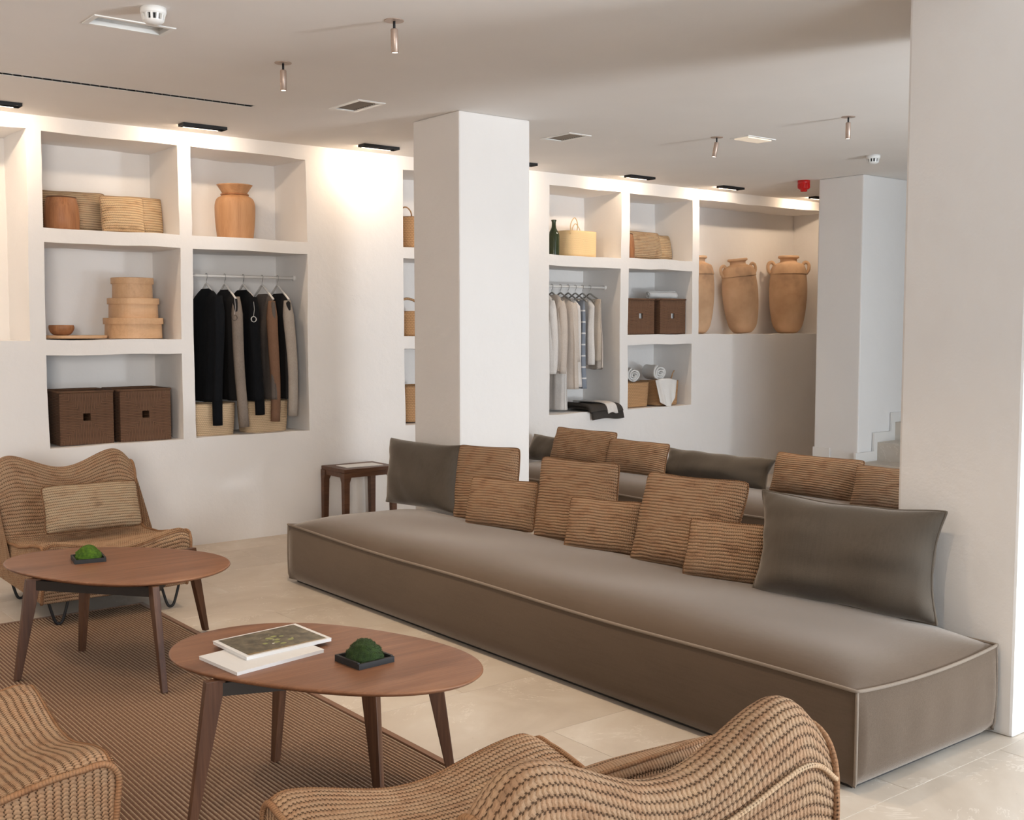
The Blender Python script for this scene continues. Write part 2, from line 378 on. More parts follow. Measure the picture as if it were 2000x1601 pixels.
# niches: x0, x1, z0, z1 on the wall plane, all .5 deep
NICHES = [(.72, 2.035, 1.42, 2.727), (2.125, 3.0, 2.125, 2.717), (3.09, 3.965, 2.125, 2.720), (2.128, 3.004, 1.428, 2.038),
          (3.092, 3.964, .738, 2.036), (2.126, 3.004, .738, 1.329), (4.80, 5.55, 2.122, 2.716), (4.80, 5.55, 1.43, 2.034), (4.80, 5.55, .745, 1.333),
          (6.27, 7.112, 2.122, 2.706), (7.213, 8.057, 2.13, 2.706), (6.272, 7.110, .755, 2.031), (7.213, 8.057, 1.441, 2.035), (7.214, 8.055, .757, 1.348),
          (8.147, 10.212, 1.44, 2.72)]
DEP = .5
def build_wall():
    X0, X1 = -3.4, 12.4
    xs = cuts(X0, X1, [n[0] for n in NICHES] + [n[1] for n in NICHES], .09); zs = cuts(0, CZ, [n[2] for n in NICHES] + [n[3] for n in NICHES], .09)
    bm = bmesh.new(); vd = {}
    def v(x, y, z):
        k = (round(x, 4), round(y, 4), round(z, 4))
        if k not in vd: vd[k] = bm.verts.new(k)
        return vd[k]
    def inside(x, z): return any(n[0] < x < n[1] and n[2] < z < n[3] for n in NICHES)
    for a, b in zip(xs[:-1], xs[1:]):
        for c, d in zip(zs[:-1], zs[1:]):
            y = WY + DEP if inside((a + b) / 2, (c + d) / 2) else WY
            bm.faces.new((v(a, y, c), v(b, y, c), v(b, y, d), v(a, y, d)))
    ys = cuts(WY, WY + DEP, [], .1)
    for n in NICHES:
        nx = [x for x in xs if n[0] - 1e-6 <= x <= n[1] + 1e-6]; nz = [z for z in zs if n[2] - 1e-6 <= z <= n[3] + 1e-6]
        for y0, y1 in zip(ys[:-1], ys[1:]):
            for c, d in zip(nz[:-1], nz[1:]):
                bm.faces.new((v(n[0], y0, c), v(n[0], y0, d), v(n[0], y1, d), v(n[0], y1, c)))
                bm.faces.new((v(n[1], y0, c), v(n[1], y1, c), v(n[1], y1, d), v(n[1], y0, d)))
            for a, b in zip(nx[:-1], nx[1:]):
                bm.faces.new((v(a, y0, n[2]), v(a, y1, n[2]), v(b, y1, n[2]), v(b, y0, n[2])))
                bm.faces.new((v(a, y0, n[3]), v(b, y0, n[3]), v(b, y1, n[3]), v(a, y1, n[3])))
    bmesh.ops.recalc_face_normals(bm, faces=bm.faces)
    if sum(f.normal.y for f in bm.faces if abs(f.calc_center_median().y - WY) < 1e-3) > 0: bmesh.ops.reverse_faces(bm, faces=bm.faces)
    sharp = [e for e in bm.edges if len(e.link_faces) == 2 and e.calc_face_angle(0) > 1]
    bmesh.ops.bevel(bm, geom=sharp, offset=.011, segments=3, profile=.5, affect='EDGES', clamp_overlap=True)
    vs = list(bm.verts); P = np.array([x.co[:] for x in vs])
    edge = np.clip(np.minimum(P[:, 2], CZ - P[:, 2]) / .06, 0, 1)
    dx = wav(P, 5, .0045, 1) + wav(P, 17, .0015, 4); dz = (wav(P, 5, .005, 2) + wav(P, 16, .0018, 5)) * edge; dy = wav(P, 4, .003, 3) * edge
    for i, q in enumerate(vs): q.co.x += dx[i]; q.co.z += dz[i]; q.co.y += dy[i]
    me = bpy.data.meshes.new('wall_back'); bm.to_mesh(me); bm.free(); me.shade_smooth(); me.materials.append(M['wall'])
    o = bpy.data.objects.new('wall_back', me); COL.objects.link(o); struct(o)
    w = o.modifiers.new('wn', 'WEIGHTED_NORMAL'); w.keep_sharp = False
build_wall()
struct(MB().box(-3.6, 12.6, WY + DEP + .03, WY + DEP + .13, -.1, CZ + .3).build('wall_back_outer', 'wall'))
struct(MB().box(-3.6, -3.4, -2.7, 8.0, 0, CZ + .2).build('wall_left', 'wall'))
struct(MB().box(12.4, 12.6, -2.7, 8.0, 0, CZ + .2).build('wall_right', 'wall'))
struct(MB().box(-3.4, 2.4, -2.7, -2.55, 0, CZ).box(2.4, 7.5, -1.05, -.9, 2.68, CZ).box(7.5, 12.4, -1.05, -.9, 0, CZ).box(2.3, 2.4, -2.55, -.9, 0, CZ).build('wall_front', 'wall'))
# glazed front, behind the camera: frame only as slim posts
wf = MB()
for x in (2.44, 7.46): wf.box(x - .03, x + .03, -1.0, -.94, 0, 2.68)
wf.box(2.47, 7.43, -1.0, -.94, 2.63, 2.68)
struct(wf.build('window_1', 'white_metal'))

# ceiling with real recesses
REC = [(x - .15, x + .15, 7.07, 7.155) for x in REC_X]
EM1 = (1.655, 1.975, 4.915, 5.045); V1 = (3.43, 3.585, 5.76, 6.07); V2 = (5.12, 5.29, 5.84, 6.12); EM2 = (6.15, 6.41, 5.16, 5.29)
SLOT = (-.6, 3.03, 6.285, 6.345)
HOLES = REC + [EM1, V1, V2, SLOT]
def build_ceiling():
    xs = cuts(-3.4, 12.4, sum([[h[0], h[1]] for h in HOLES], []), 1.0); ys = cuts(-2.7, WY + .006, sum([[h[2], h[3]] for h in HOLES], []), 1.0)
    b = MB(); V = []; F = []
    for x in xs:
        for y in ys: V.append((x, y, CZ))
    ny = len(ys)
    for i in range(len(xs) - 1):
        for j in range(ny - 1):
            cx, cy = (xs[i] + xs[i + 1]) / 2, (ys[j] + ys[j + 1]) / 2
            if any(h[0] < cx < h[1] and h[2] < cy < h[3] for h in HOLES): continue
            F.append((i * ny + j, i * ny + j + 1, (i + 1) * ny + j + 1, (i + 1) * ny + j))
    b.add(V, F)
    return struct(b.build('ceiling', 'ceiling', recalc=False))
build_ceiling()
struct(MB().box(-3.6, 12.6, -2.75, 8.05, CZ + .12, CZ + .32).build('ceiling_slab', 'ceiling'))

def col(name, x0, x1, y0, y1):
    b = MB().box(x0, x1, y0, y1, 0, CZ)
    return struct(b.build(name, 'column', bevel=.012))
col('pillar', 4.062, 4.617, 5.65, 6.155)
col('pillar', 3.945, 4.87, 2.03, 2.525)
col('wall_stair', 8.452, 12.4, 5.815, 6.275)

# floor tiles
FLT = bpy.data.meshes
def build_floor():
    root = struct(MB().box(-3.6, 12.6, -2.75, 8.0, -.12, -.0016).build('floor', 'grout'))
    PX, PY = 1.13, .565; g = .0012
    x0 = 3.235 - 6 * PX; y0 = 2.002 - 9 * PY
    base = MB().box(g, PX - g, g, PY - g, -.012, 0).build('tile', 'tile', root, bevel=.0008)
    first = True
    for i in range(14):
        for j in range(19):
            x = x0 + i * PX + (PX / 2 if (j % 2 == 0) else 0) - (PX if j % 2 == 0 else 0); y = y0 + j * PY
            if x > 12.4 or y > 7.4 or x + PX < -3.4: continue
            if first: o = base; first = False
            else: o = base.copy(); COL.objects.link(o); o.parent = root
            o.location = (x, y, random.uniform(-.0003, .0003))
build_floor()

# ------------------------------------------------------------------ rug (real ribs running away from the camera)
def build_rug():
    t = thing('rug', 'brown and beige ribbed flatweave rug under the two coffee tables', 'rug', (0, 0, 0))
    X0, X1, Y0, Y1 = -1.4, 2.185, .3, 6.01; p = .0155
    n = int((X1 - .02 - X0 - .02) / p); xs = []; zs = []
    for k in range(n):
        for f, z in ((0, .0035), (.3, .0035), (.42, .0075), (.58, .0075), (.7, .0035)): xs.append(X0 + .02 + (k + f) * p); zs.append(z)
    ys = np.linspace(Y0 + .02, Y1 - .02, 2)
    P = np.zeros((len(xs), 2, 3)); P[:, :, 0] = np.array(xs)[:, None]; P[:, :, 1] = ys[None]; P[:, :, 2] = np.array(zs)[:, None]
    UV = P[:, :, :2].copy(); UV[:, :, 0] -= X0 + .02
    b = MB().grid(P, UV); o = b.build('pile', 'rug', t, recalc=False); o['kind'] = 'stuff'
    e = MB().box(X0, X1, Y1 - .024, Y1, 0, .0085).box(X0, X1, Y0, Y0 + .024, 0, .0085).box(X0, X0 + .024, Y0 + .024, Y1 - .024, 0, .0085).box(X1 - .024, X1, Y0 + .024, Y1 - .024, 0, .0085)
    e.build('edging', 'rug_tape', t)
build_rug()

# ------------------------------------------------------------------ daybeds
def daybed(name, label, X0, X1, Y0, Y1, seed):
    t = thing(name, label, 'sofa', ((X0 + X1) / 2, (Y0 + Y1) / 2, 0))
    w, l = X1 - X0, Y1 - Y0; ZE, ZB = .335, .014
    def edge(s_, tt):  # top edge height along the rim
        a = np.array([s_, tt, 0.]); return 0
    nu, nv = 48, 150
    u = np.linspace(-1, 1, nu); v = np.linspace(-1, 1, nv); U, V = np.meshgrid(u, v, indexing='ij')
    def zedge(U, V):
        sag_f = -.010 * (1 - V ** 2) + .004 * np.sin(V * 7 + seed) ; sag_e = -.020 * (1 - U ** 2)
        wf_ = np.clip((np.abs(U)) ** 6, 0, 1); we_ = np.clip(np.abs(V) ** 40, 0, 1)
        return ZE + sag_f * wf_ + sag_e * we_
    crown = .076 * (1 - np.abs(U) ** 5) ** .8 * (1 - np.abs(V) ** 13) ** .8
    Z = zedge(U, V) + crown + .004 * np.sin(U * 3 + V * 9 + seed) * (crown > 0) * (1 - U ** 2)
    P = np.stack([U * w / 2, V * l / 2, Z], -1)
    P[..., 0] += .003 * np.sin(V * 23 + seed) * np.abs(U) ** 8
    tb = MB().grid(P, P[..., :2])
    tb.build('seat_cover', 'linen', t, True)
    sb = MB()
    def side(a, b, n):
        k = 14; q = np.linspace(0, 1, n); h = np.linspace(0, 1, k); a = np.array(a, float); b = np.array(b, float)
        d = b - a; nrm = np.array([d[1], -d[0]]) / np.linalg.norm(d)
        base = a[None] + d[None] * q[:, None]
        Pn = np.zeros((n, k, 3)); bul = .016 * np.sin(PI * h) ** .8; tuck = -.022 * np.clip(1 - h / .16, 0, 1) ** 2
        off = bul[None] + tuck[None] + .0008 * np.sin(q * 31 + seed)[:, None] * np.sin(PI * h)[None]
        off = off * np.clip(np.minimum(q, 1 - q) / .006, 0, 1)[:, None] ** .5
        Pn[..., :2] = base[:, None] + nrm[None, None] * off[..., None]
        zt = zedge(base[:, 0] / (w / 2), base[:, 1] / (l / 2)); 
        Pn[..., 2] = ZB + (zt[:, None] - ZB) * h[None]
        c = np.clip(np.minimum(q, 1 - q) * np.linalg.norm(d) / .05, 0, 1)[:, None]  # corners lift a little at the foot
        Pn[..., 2] += (1 - c) * np.clip(1 - h / .2, 0, 1)[None] * .005
        sb_ = MB().grid(Pn, np.stack([q[:, None] * np.linalg.norm(d) + 0 * h[None], h[None] * .3 + 0 * q[:, None]], -1))
        return sb_
    c = [(-w / 2, -l / 2), (w / 2, -l / 2), (w / 2, l / 2), (-w / 2, l / 2)]
    for i in range(4):
        side(c[i], c[(i + 1) % 4], 90 if i % 2 else 40).build('side_panel', 'linen', t, True, recalc=False)
    # piping round the top edge and down the corners
    ring = []
    for i in range(4):
        a, b = np.array(c[i]), np.array(c[(i + 1) % 4]); n = 90 if i % 2 else 40
        for q in np.linspace(0, 1, n, endpoint=False): ring.append(a + (b - a) * q)
    ring = np.array(ring); R3 = np.zeros((len(ring), 3)); R3[:, :2] = ring * np.array([1 + .004 / w, 1 + .004 / l]); R3[:, 2] = zedge(ring[:, 0] / (w / 2), ring[:, 1] / (l / 2)) + .002
    MB().tube(R3, .0062, 8, True).build('piping', 'piping', t, True)
    for cx, cy in c:
        vp = MB()
        z = np.linspace(ZB + .012, ZE, 14); h = (z - ZB) / (ZE - ZB)
        o_ = .003 * np.sin(PI * h) - .012 * np.clip(1 - h / .12, 0, 1) ** 2
        vp.tube(np.stack([cx * (1 + o_ / abs(cx)), cy * (1 + o_ / abs(cy)), z], 1), .0058, 8)
        vp.build('corner_piping', 'piping', t, True)
    MB().box(-w / 2 + .035, w / 2 - .035, -l / 2 + .035, l / 2 - .035, 0, .06).build('plinth', 'dark_frame', t)
    return t
daybed('daybed', 'long low taupe linen daybed with piped edges, nearer of the two', 3.064, 3.925, 2.09, 6.0, 1)
daybed('daybed', 'taupe linen daybed further back, mostly hidden behind the cushions of the nearer one', 5.50, 6.36, 2.7, 7.38, 4)

# ------------------------------------------------------------------ cushions
def cushion(name, label, cat, w, h, t_, base, ang, lean, mat, pip, group, shear=0, seed=0, ribs=.0, topcurve=.0, pinch=.07, flop=0, uvrot=False, piped=True):
    """base = middle of the bottom seam; width runs along ang (deg), leaning back by lean (deg)"""
    L = math.radians(lean); a = math.radians(ang)
    X = Vector((math.cos(a), math.sin(a), 0)); n_ = Vector((-X.y, X.x, 0)); Y = Vector((0, 0, 1)) * math.cos(L) + n_ * math.sin(L); Z = X.cross(Y)
    R = Matrix((X, Y, Z)).transposed()
    root = thing(name, label, cat, base, group=group); root.rotation_euler = R.to_euler()
    row = ribs
    nv = max(24, int(h / row * 6)) if row else 36; nu = 44
    ph = np.linspace(-1, 1, nu); s = np.sign(ph) * (1 - (1 - np.abs(ph)) ** 1.5); q = np.linspace(-1, 1, nv); q = q if row else np.sign(q) * (1 - (1 - np.abs(q)) ** 1.5)
    Sg, T = np.meshgrid(s, q, indexing='ij')
    def shape(Sg, T, side):
        cr = 1 - (.045 if row else .012) * np.abs(Sg) ** 10 * np.abs(T) ** 10; pk = pinch * (.6 if row else 1.3)
        x = Sg * w / 2 * cr * (1 - pk * (1 - T ** 2) * Sg ** 2); y = h / 2 + T * h / 2 * cr * (1 - pk * 1.1 * (1 - Sg ** 2) * T ** 2 * np.where(T < 0, .25, 1.0))
        y = y + topcurve * (1 - Sg ** 2) * np.clip(T, 0, 1)
        th = t_ * .56 * (1 - np.abs(Sg) ** 2.8) ** .5 * (1 - np.abs(T) ** 2.8) ** .5
        P = np.stack([x, y, np.zeros_like(x)], -1)
        wr = wav(P, 16, .010 * t_ / .14, seed + (side > 0)) * np.sqrt(th / (t_ / 2)) * np.clip(1.1 - th / (t_ / 2) * .5, 0, 1)
        z = side * (th + wr * .8) * (1 + .12 * (1 - T))
        if row:
            vv = y; z = z + side * (.0018 * np.abs(np.sin(PI * vv / row)) ** .7 - .0009) * np.clip(th / .012, 0, 1)
        else:
            z = z + side * (wav(P, 42, .0022, seed + 9) * np.exp(-((np.abs(Sg) - .93) / .16) ** 2) + wav(P * np.array([.35, 1.6, 1]), 13, .0035, seed + 5) + side * wav(P * np.array([1.2, .8, 1]), 30, .0012, seed + 6) * np.clip(th / .03, 0, 1))
        x = x + shear * y / h + wav(P, 11, .004, seed + 3); y = y + wav(P, 12, .003, seed + 4)
        z = z + flop * np.clip(y / h - .55, 0, 1) ** 2
        return np.stack([x, y, z], -1)
    A = shape(Sg, T, 1); B = shape(Sg, T, -1)
    mid = (A + B) / 2
    for k in (0, -1): A[k], B[k] = mid[k], mid[k]; A[:, k], B[:, k] = mid[:, k], mid[:, k]
    UVa = np.stack([A[..., 0] + seed * .13, A[..., 1] + seed * 8 * (row or .02)], -1)
    mb = MB().grid(A, UVa).grid(B[::-1], UVa[::-1])
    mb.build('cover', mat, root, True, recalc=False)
    if piped:
        rim = np.concatenate([A[:, 0], A[-1, 1:], A[::-1, -1][1:], A[0, ::-1][1:-1]])
        MB().tube(rim, .0052, 6, True).build('edge_seam', pip, root, True)
    return root
G1 = 'cushions on the nearer daybed'; G2 = 'cushions on the further daybed'
ZS = .397
cushion('cushion', 'dark taupe linen cushion at the far left end of the nearer daybed, beside the pillar', 'cushion', .67, .42, .15, (3.84, 5.77, ZS - .004), -82.5, 18, 'linen_cushion', 'piping_dark', G1, shear=-.095, seed=1, pinch=.06, piped=False)
cushion('crochet_cushion', 'square tan crochet cushion right in front of the pillar, next to the dark linen one', 'cushion', .45, .455, .13, (3.855, 5.13, ZS - .018), -74.7, 18, 'crochet_cushion', 'braid', G1, shear=-.065, seed=2, ribs=.015)
cushion('crochet_cushion', 'small oblong tan crochet cushion in front of the square one by the pillar', 'cushion', .45, .27, .11, (3.765, 4.87, ZS), -72, 16, 'crochet_cushion', 'braid', G1, shear=-.01, seed=3, ribs=.015, pinch=.05)
cushion('crochet_cushion', 'square tan crochet cushion, middle of the three large ones on the nearer daybed', 'cushion', .505, .445, .14, (3.855, 4.365, ZS - .018), -75.9, 18, 'crochet_cushion', 'braid', G1, shear=-.045, seed=4, ribs=.015)
cushion('crochet_cushion', 'small oblong tan crochet cushion between the middle and the nearest large crochet cushion', 'cushion', .395, .258, .11, (3.765, 4.07, ZS), -70, 16, 'crochet_cushion', 'braid', G1, shear=.01, seed=5, ribs=.015, pinch=.05)
cushion('crochet_cushion', 'large square tan crochet cushion, nearest of the large crochet ones', 'cushion', .548, .435, .14, (3.78, 3.55, ZS), -79.6, 18, 'crochet_cushion', 'braid', G1, shear=.02, seed=6, ribs=.015)
cushion('crochet_cushion', 'small oblong tan crochet cushion partly behind the big dark linen cushion', 'cushion', .37, .262, .11, (3.745, 3.25, ZS), -68, 16, 'crochet_cushion', 'braid', G1, shear=.01, seed=7, ribs=.015, pinch=.05)
cushion('cushion', 'large dark linen cushion at the near end of the daybed against the right-hand column', 'cushion', .815, .425, .18, (3.75, 2.655, ZS), -84.4, 13, 'linen_cushion', 'piping_dark', G1, shear=-.015, seed=8, pinch=.075)
cushion('cushion', 'dark linen cushion corner peeking out right of the pillar on the further daybed', 'cushion', .50, .22, .13, (6.00, 7.12, ZS), -88, 22, 'linen_cushion', 'piping_dark', G2, seed=11, piped=False)
cushion('crochet_cushion', 'leftmost tan crochet cushion on the further daybed', 'cushion', .70, .31, .13, (5.95, 6.66, ZS), -88, 20, 'crochet_cushion', 'braid', G2, shear=-.02, seed=12, ribs=.015)
cushion('crochet_cushion', 'tan crochet cushion on the further daybed between its leftmost one and the long dark one', 'cushion', .58, .27, .12, (5.92, 6.02, ZS), -84, 22, 'crochet_cushion', 'braid', G2, shear=-.02, seed=13, ribs=.015)
cushion('cushion', 'long dark linen cushion lying low on the further daybed', 'cushion', 1.02, .235, .15, (6.05, 5.38, ZS), -90, 28, 'linen_cushion', 'piping_dark', G2, seed=14, piped=False)
cushion('crochet_cushion', 'wide tan crochet cushion on the further daybed above the big dark linen cushion', 'cushion', .67, .285, .13, (6.02, 4.49, ZS), -89, 20, 'crochet_cushion', 'braid', G2, seed=15, ribs=.015)
cushion('crochet_cushion', 'tan crochet cushion on the further daybed cut off by the right-hand column', 'cushion', .62, .27, .13, (5.97, 3.83, ZS), -82, 22, 'crochet_cushion', 'braid', G2, seed=16, ribs=.015)

# ------------------------------------------------------------------ crochet lounge chairs (front faces local -Y)
PROF = [(-.405, .12), (-.445, .22), (-.468, .34), (-.465, .375), (-.435, .402), (-.36, .399), (-.22, .382), (-.06, .357), (.10, .342), (.20, .338), (.265, .362),
        (.305, .43), (.335, .53), (.365, .63), (.395, .705), (.43, .742), (.475, .745), (.512, .71), (.53, .62), (.535, .45), (.53, .28), (.515, .12)]
def chair_mesh(t):
    prof = spline(PROF, 620); d = np.r_[0, np.cumsum(np.hypot(*np.diff(prof, axis=0).T))]; tot = d[-1]
    sv = np.linspace(0, tot, 620); y = np.interp(sv, d, prof[:, 0]); z = np.interp(sv, d, prof[:, 1])
    ty = np.gradient(y, sv); tz = np.gradient(z, sv); ny, nz = -tz, ty   # outward normal
    if nz[np.argmax(z)] < 0: ny, nz = -ny, -nz
    row = .019; nu = 56; s = np.linspace(-1, 1, nu); s = np.sign(s) * (1 - (1 - np.abs(s)) ** 1.25); u = (s + 1) / 2
    back = np.clip((z - .40) / .30, 0, 1) * (y > .2); front = np.exp(-((y + .45) / .16) ** 2) * np.clip((z - .15) / .25, 0, 1)
    rearw = np.clip((y - .3) / .2, 0, 1)
    half = .374 + .018 * back
    U = u[:, None]; Sg = s[:, None]
    hump = .052 * np.cos(2 * PI * np.clip((U - .5) * 1.12 + .5, 0, 1)) - .085 * np.exp(-((1 - np.abs(Sg)) / .13) ** 1.3)
    sad = .033 * np.cos(2 * PI * U) - .022 * np.exp(-((1 - np.abs(Sg)) / .06) ** 1.5)
    P = np.zeros((nu, 620, 3))
    P[..., 0] = Sg * half[None] * (1 - .03 * (back[None] ** 2) * (1 - Sg ** 2) * 0)
    P[..., 1] = y[None] + .02 * back[None] * (1 - Sg ** 2)
    P[..., 2] = z[None] + back[None] * hump * np.clip((z[None] - .35) / .35, 0, 1) + front[None] * sad - .012 * (1 - Sg ** 2) * np.exp(-((y[None] - 0.0) / .25) ** 2) * (z[None] > .3) * (y[None] < .3)
    rib = .0026 * np.abs(np.sin(PI * (sv[None] + wav(P, 8, .0022, 3)) / row)) ** .7
    lump = wav(P, 7, .005, 6) + rib - .002
    P[..., 1] += ny[None] * lump; P[..., 2] += nz[None] * lump
    UV = np.stack([np.broadcast_to(P[..., 0] + 1, (nu, 620)), np.broadcast_to(sv[None], (nu, 620))], -1)
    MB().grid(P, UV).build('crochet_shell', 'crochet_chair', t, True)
    # side panels: closed crochet sides with vertical rows
    for k, sgn in ((0, -1), (-1, 1)):
        R = P[k]; R = R[::6]; q_ = np.linspace(0, 1, 12)[:, None]; R = np.vstack([R, R[-1] + (R[0] - R[-1]) * q_]); n = len(R); c = np.array([R[:, 0].mean() + sgn * .008, .05, .25])
        rings = [R + (c - R) * f + np.array([sgn * .008 * math.sin(PI * f / 2), 0, 0]) * 1 for f in (0, .03, .1, .25, .5, .75, .97)]
        G = np.stack(rings, 1); uv = np.stack([G[..., 2] + 2, G[..., 1] * 1.0 + 2], -1)
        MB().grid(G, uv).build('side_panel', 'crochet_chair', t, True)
        MB().tube(P[k][::5] + np.array([sgn * .002, 0, 0]), .0085, 6).build('edge_braid', 'braid', t, True)
    # sewn seam across the back of the backrest and along the front lip
    i_r = int(np.argmin(np.abs(y - .526) + np.abs(z - .645))); 
    MB().tube(P[:, i_r] + np.array([0, .003, 0]), .006, 6).build('back_seam', 'braid_light', t, True)
    i_f = int(np.argmin(np.abs(y + .462) + np.abs(z - .425)))
    MB().tube(P[:, i_f] + np.array([0, -.003, .002]), .007, 6).build('front_seam', 'braid', t, True)
    # underside
    G = np.stack([P[:, 0], P[:, -1]], 1) + np.array([0, 0, .015]); MB().grid(G).build('underside', 'dark_frame', t)
    # hairpin legs
    for sx in (-1, 1):
        for fy in (-1, 1):
            x = sx * .29; y_ = -.39 if fy < 0 else .30
            pts = spline([(x - .055, y_ + .0, .15), (x - .038, y_ - fy * -.0, .085), (x - .018, y_, .022), (x, y_, .0085), (x + .018, y_, .022), (x + .038, y_, .085), (x + .055, y_, .15)], 26)
            MB().tube(pts, .0075, 8).build('hairpin_leg', 'black', t, True)
def chair(label, loc, rz):
    t = thing('lounge_chair', label, 'chair', loc, rz, 'crochet lounge chairs'); return t
c1 = chair('tan crochet lounge chair with wavy back and hairpin legs, behind the far coffee table', (1.975, 6.20, .004), math.radians(0))
chair_mesh(c1)
c2 = dup(c1, (.47, 3.15, .0085), math.radians(90), 'tan crochet lounge chair of which only the seat corner shows at the bottom left')
c3 = dup(c1, (1.458, 1.835, .0085), math.radians(176), 'tan crochet lounge chair seen from behind at the bottom edge, nearest to the daybed')
for o in bpy.data.objects:
    if o.parent == c1 and o.name.startswith('hairpin_leg'): pass
cushion('lumbar_cushion', 'oblong grey-beige woven lumbar cushion propped in the far lounge chair', 'cushion', .52, .262, .11, (2.035, 6.30, .385), -1.0, 20, 'crochet_grey', 'braid', 'small cushions on the lounge chairs', seed=21, ribs=.015, pinch=.05)
cushion('lumbar_cushion', 'tan cushion with dark edge peeking over the back of the nearest lounge chair', 'cushion', .50, .27, .10, (1.60, 1.72, .385), 179, 28, 'crochet_cushion', 'braid', 'small cushions on the lounge chairs', seed=22, ribs=.015, pinch=.05)

# ------------------------------------------------------------------ coffee tables
def ctable(label, F, feet, c, grain):
    t = thing('coffee_table', label, 'table', (c[0], c[1], 0), 0, 'walnut pebble-shaped coffee tables')
    a = np.linspace(0, 2 * PI, 96, endpoint=False); z = sum((r + 1j * i) * np.exp(1j * k * a) for k, (r, i) in F.items())
    O = np.stack([z.real - c[0], z.imag - c[1]], 1); H = .45
    cen = O.mean(0)
    rings = []
    for f, zz in ((0.0, H), (.5, H), (.9, H), (.985, H), (.997, H - .002), (1.0, H - .006), (.985, H - .013), (.90, H - .024), (.5, H - .024), (0.0, H - .024)):
        rings.append(np.c_[cen + (O - cen) * f, np.full(96, zz)])
    o = MB().grid(np.stack(rings, 1), wu=True).build('tabletop', 'walnut', t, True)
    w = o.modifiers.new('wn', 'WEIGHTED_NORMAL')
    for i, (fx, fy) in enumerate(feet):
        f = np.array([fx - c[0], fy - c[1]]); top = f * .82; r = f / np.linalg.norm(f); tn = np.array([-r[1], r[0]])
        V = []
        for (p, zz, wr, wt) in ((f, .0078, .013, .012), (f + (top - f) * .04, .018, .0135, .0125), (top, H - .015, .031, .015)):
            for sr, st in ((-1, -1), (1, -1), (1, 1), (-1, 1)): V.append((*(p + r * sr * wr + tn * st * wt), zz + (.009 if zz < .01 else 0) * 0))
        Fs = [(0, 1, 2, 3), (8, 9, 10, 11)] + [(k * 4 + j, k * 4 + (j + 1) % 4, k * 4 + 4 + (j + 1) % 4, k * 4 + 4 + j) for k in (0, 1) for j in range(4)]
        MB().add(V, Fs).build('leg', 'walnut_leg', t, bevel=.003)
    # dark frame under the top: two crossing rails
    for (i, j) in ((0, 1), (1, 2), (2, 3), (3, 0)):
        A = (np.array(feet[i]) - c) * .80; B = (np.array(feet[j]) - c) * .80; d = (B - A) / np.linalg.norm(B - A); n_ = np.array([-d[1], d[0]]) * .011
        V = [(*(p + s_ * n_), zz) for p in (A, B) for s_ in (-1, 1) for zz in (H - .065, H - .024)]
        MB().add(V, [(0, 1, 3, 2), (4, 6, 7, 5), (0, 4, 5, 1), (2, 3, 7, 6), (0, 2, 6, 4), (1, 5, 7, 3)]).build('under_rail', 'dark_frame', t)
    return t
ctable('walnut pebble-shaped coffee table in front, with magazines and dark moss on it', {-3: (-.0215, -.0157), -2: (-.0028, -.0016), -1: (-.3763, .2220), 0: (1.7402, 3.1755), 1: (.0106, .0838), 2: (-.0088, -.0044)},
       [(1.297, 3.197), (1.719, 3.489), (2.094, 2.958), (1.83, 2.987 - .12 * 0)], np.array((1.735, 3.165)), 0)
ctable('walnut pebble-shaped coffee table further back, with bright green moss on it', {-3: (-.0216, -.0009), -2: (.0032, -.0022), -1: (-.3502, .2821), 0: (1.7111, 5.0124), 1: (-.0136, .0677), 2: (-.0012, .0151)},
       [(1.267, 4.986), (1.625, 5.263), (2.223, 5.252), (1.699, 4.447)], np.array((1.705, 5.0)), 0)

def moss_ball(label, loc, rz, mat, r):
    t = thing('moss_dish', label, 'plant', loc, rz, 'moss dishes on the coffee tables')
    s_ = .067
    b = MB().box(-s_, s_, -s_, s_, 0, .010).box(-s_, s_, -s_, -s_ + .008, .010, .018).box(-s_, s_, s_ - .008, s_, .010, .021).box(-s_, -s_ + .008, -s_ + .008, s_ - .008, .010, .021).box(s_ - .008, s_, -s_ + .008, s_ - .008, .010, .021)
    b.build('tray', 'black', t)
    a = np.linspace(0, 2 * PI, 40, endpoint=False); p = np.linspace(0, PI / 2, 16); A, Pp = np.meshgrid(a, p, indexing='ij')
    Q = np.stack([np.cos(A) * np.cos(Pp), np.sin(A) * np.cos(Pp), np.sin(Pp) * 1.0], -1)
    rr = r * (1 + wav(Q, 9, .05, 3)); V = Q * rr[..., None]; V[..., 2] = V[..., 2] * 1.05 + .008
    MB().grid(V, wu=True).build('moss', mat, t, True)
    g = np.random.default_rng(5); vs = []; fs = []
    for k in range(2600):
        n_ = g.normal(size=3); n_[2] = abs(n_[2]); n_ /= np.linalg.norm(n_); rr = r * (1 + float(wav(n_, 9, .05, 3)))
        c_ = n_ * rr * .985 + np.array([0, 0, .010]); tdir = np.cross(n_, g.normal(size=3)); tdir /= np.linalg.norm(tdir)
        tip = c_ + n_ * g.uniform(.002, .0045) + g.normal(size=3) * .001; i = len(vs)
        vs += [c_ - tdir * .0007, c_ + tdir * .0007, tip]; fs.append((i, i + 1, i + 2))
    o = MB().add(vs, fs).build('moss_fronds', mat, t, recalc=False); o['kind'] = 'stuff'
moss_ball('dark green moss mound in a square black dish on the front coffee table', (1.805, 3.03, .45), math.radians(4), 'moss_dark', .059)
moss_ball('bright green moss mound in a square black dish on the far coffee table', (1.63, 5.15, .45), math.radians(-10), 'moss_bright', .057)

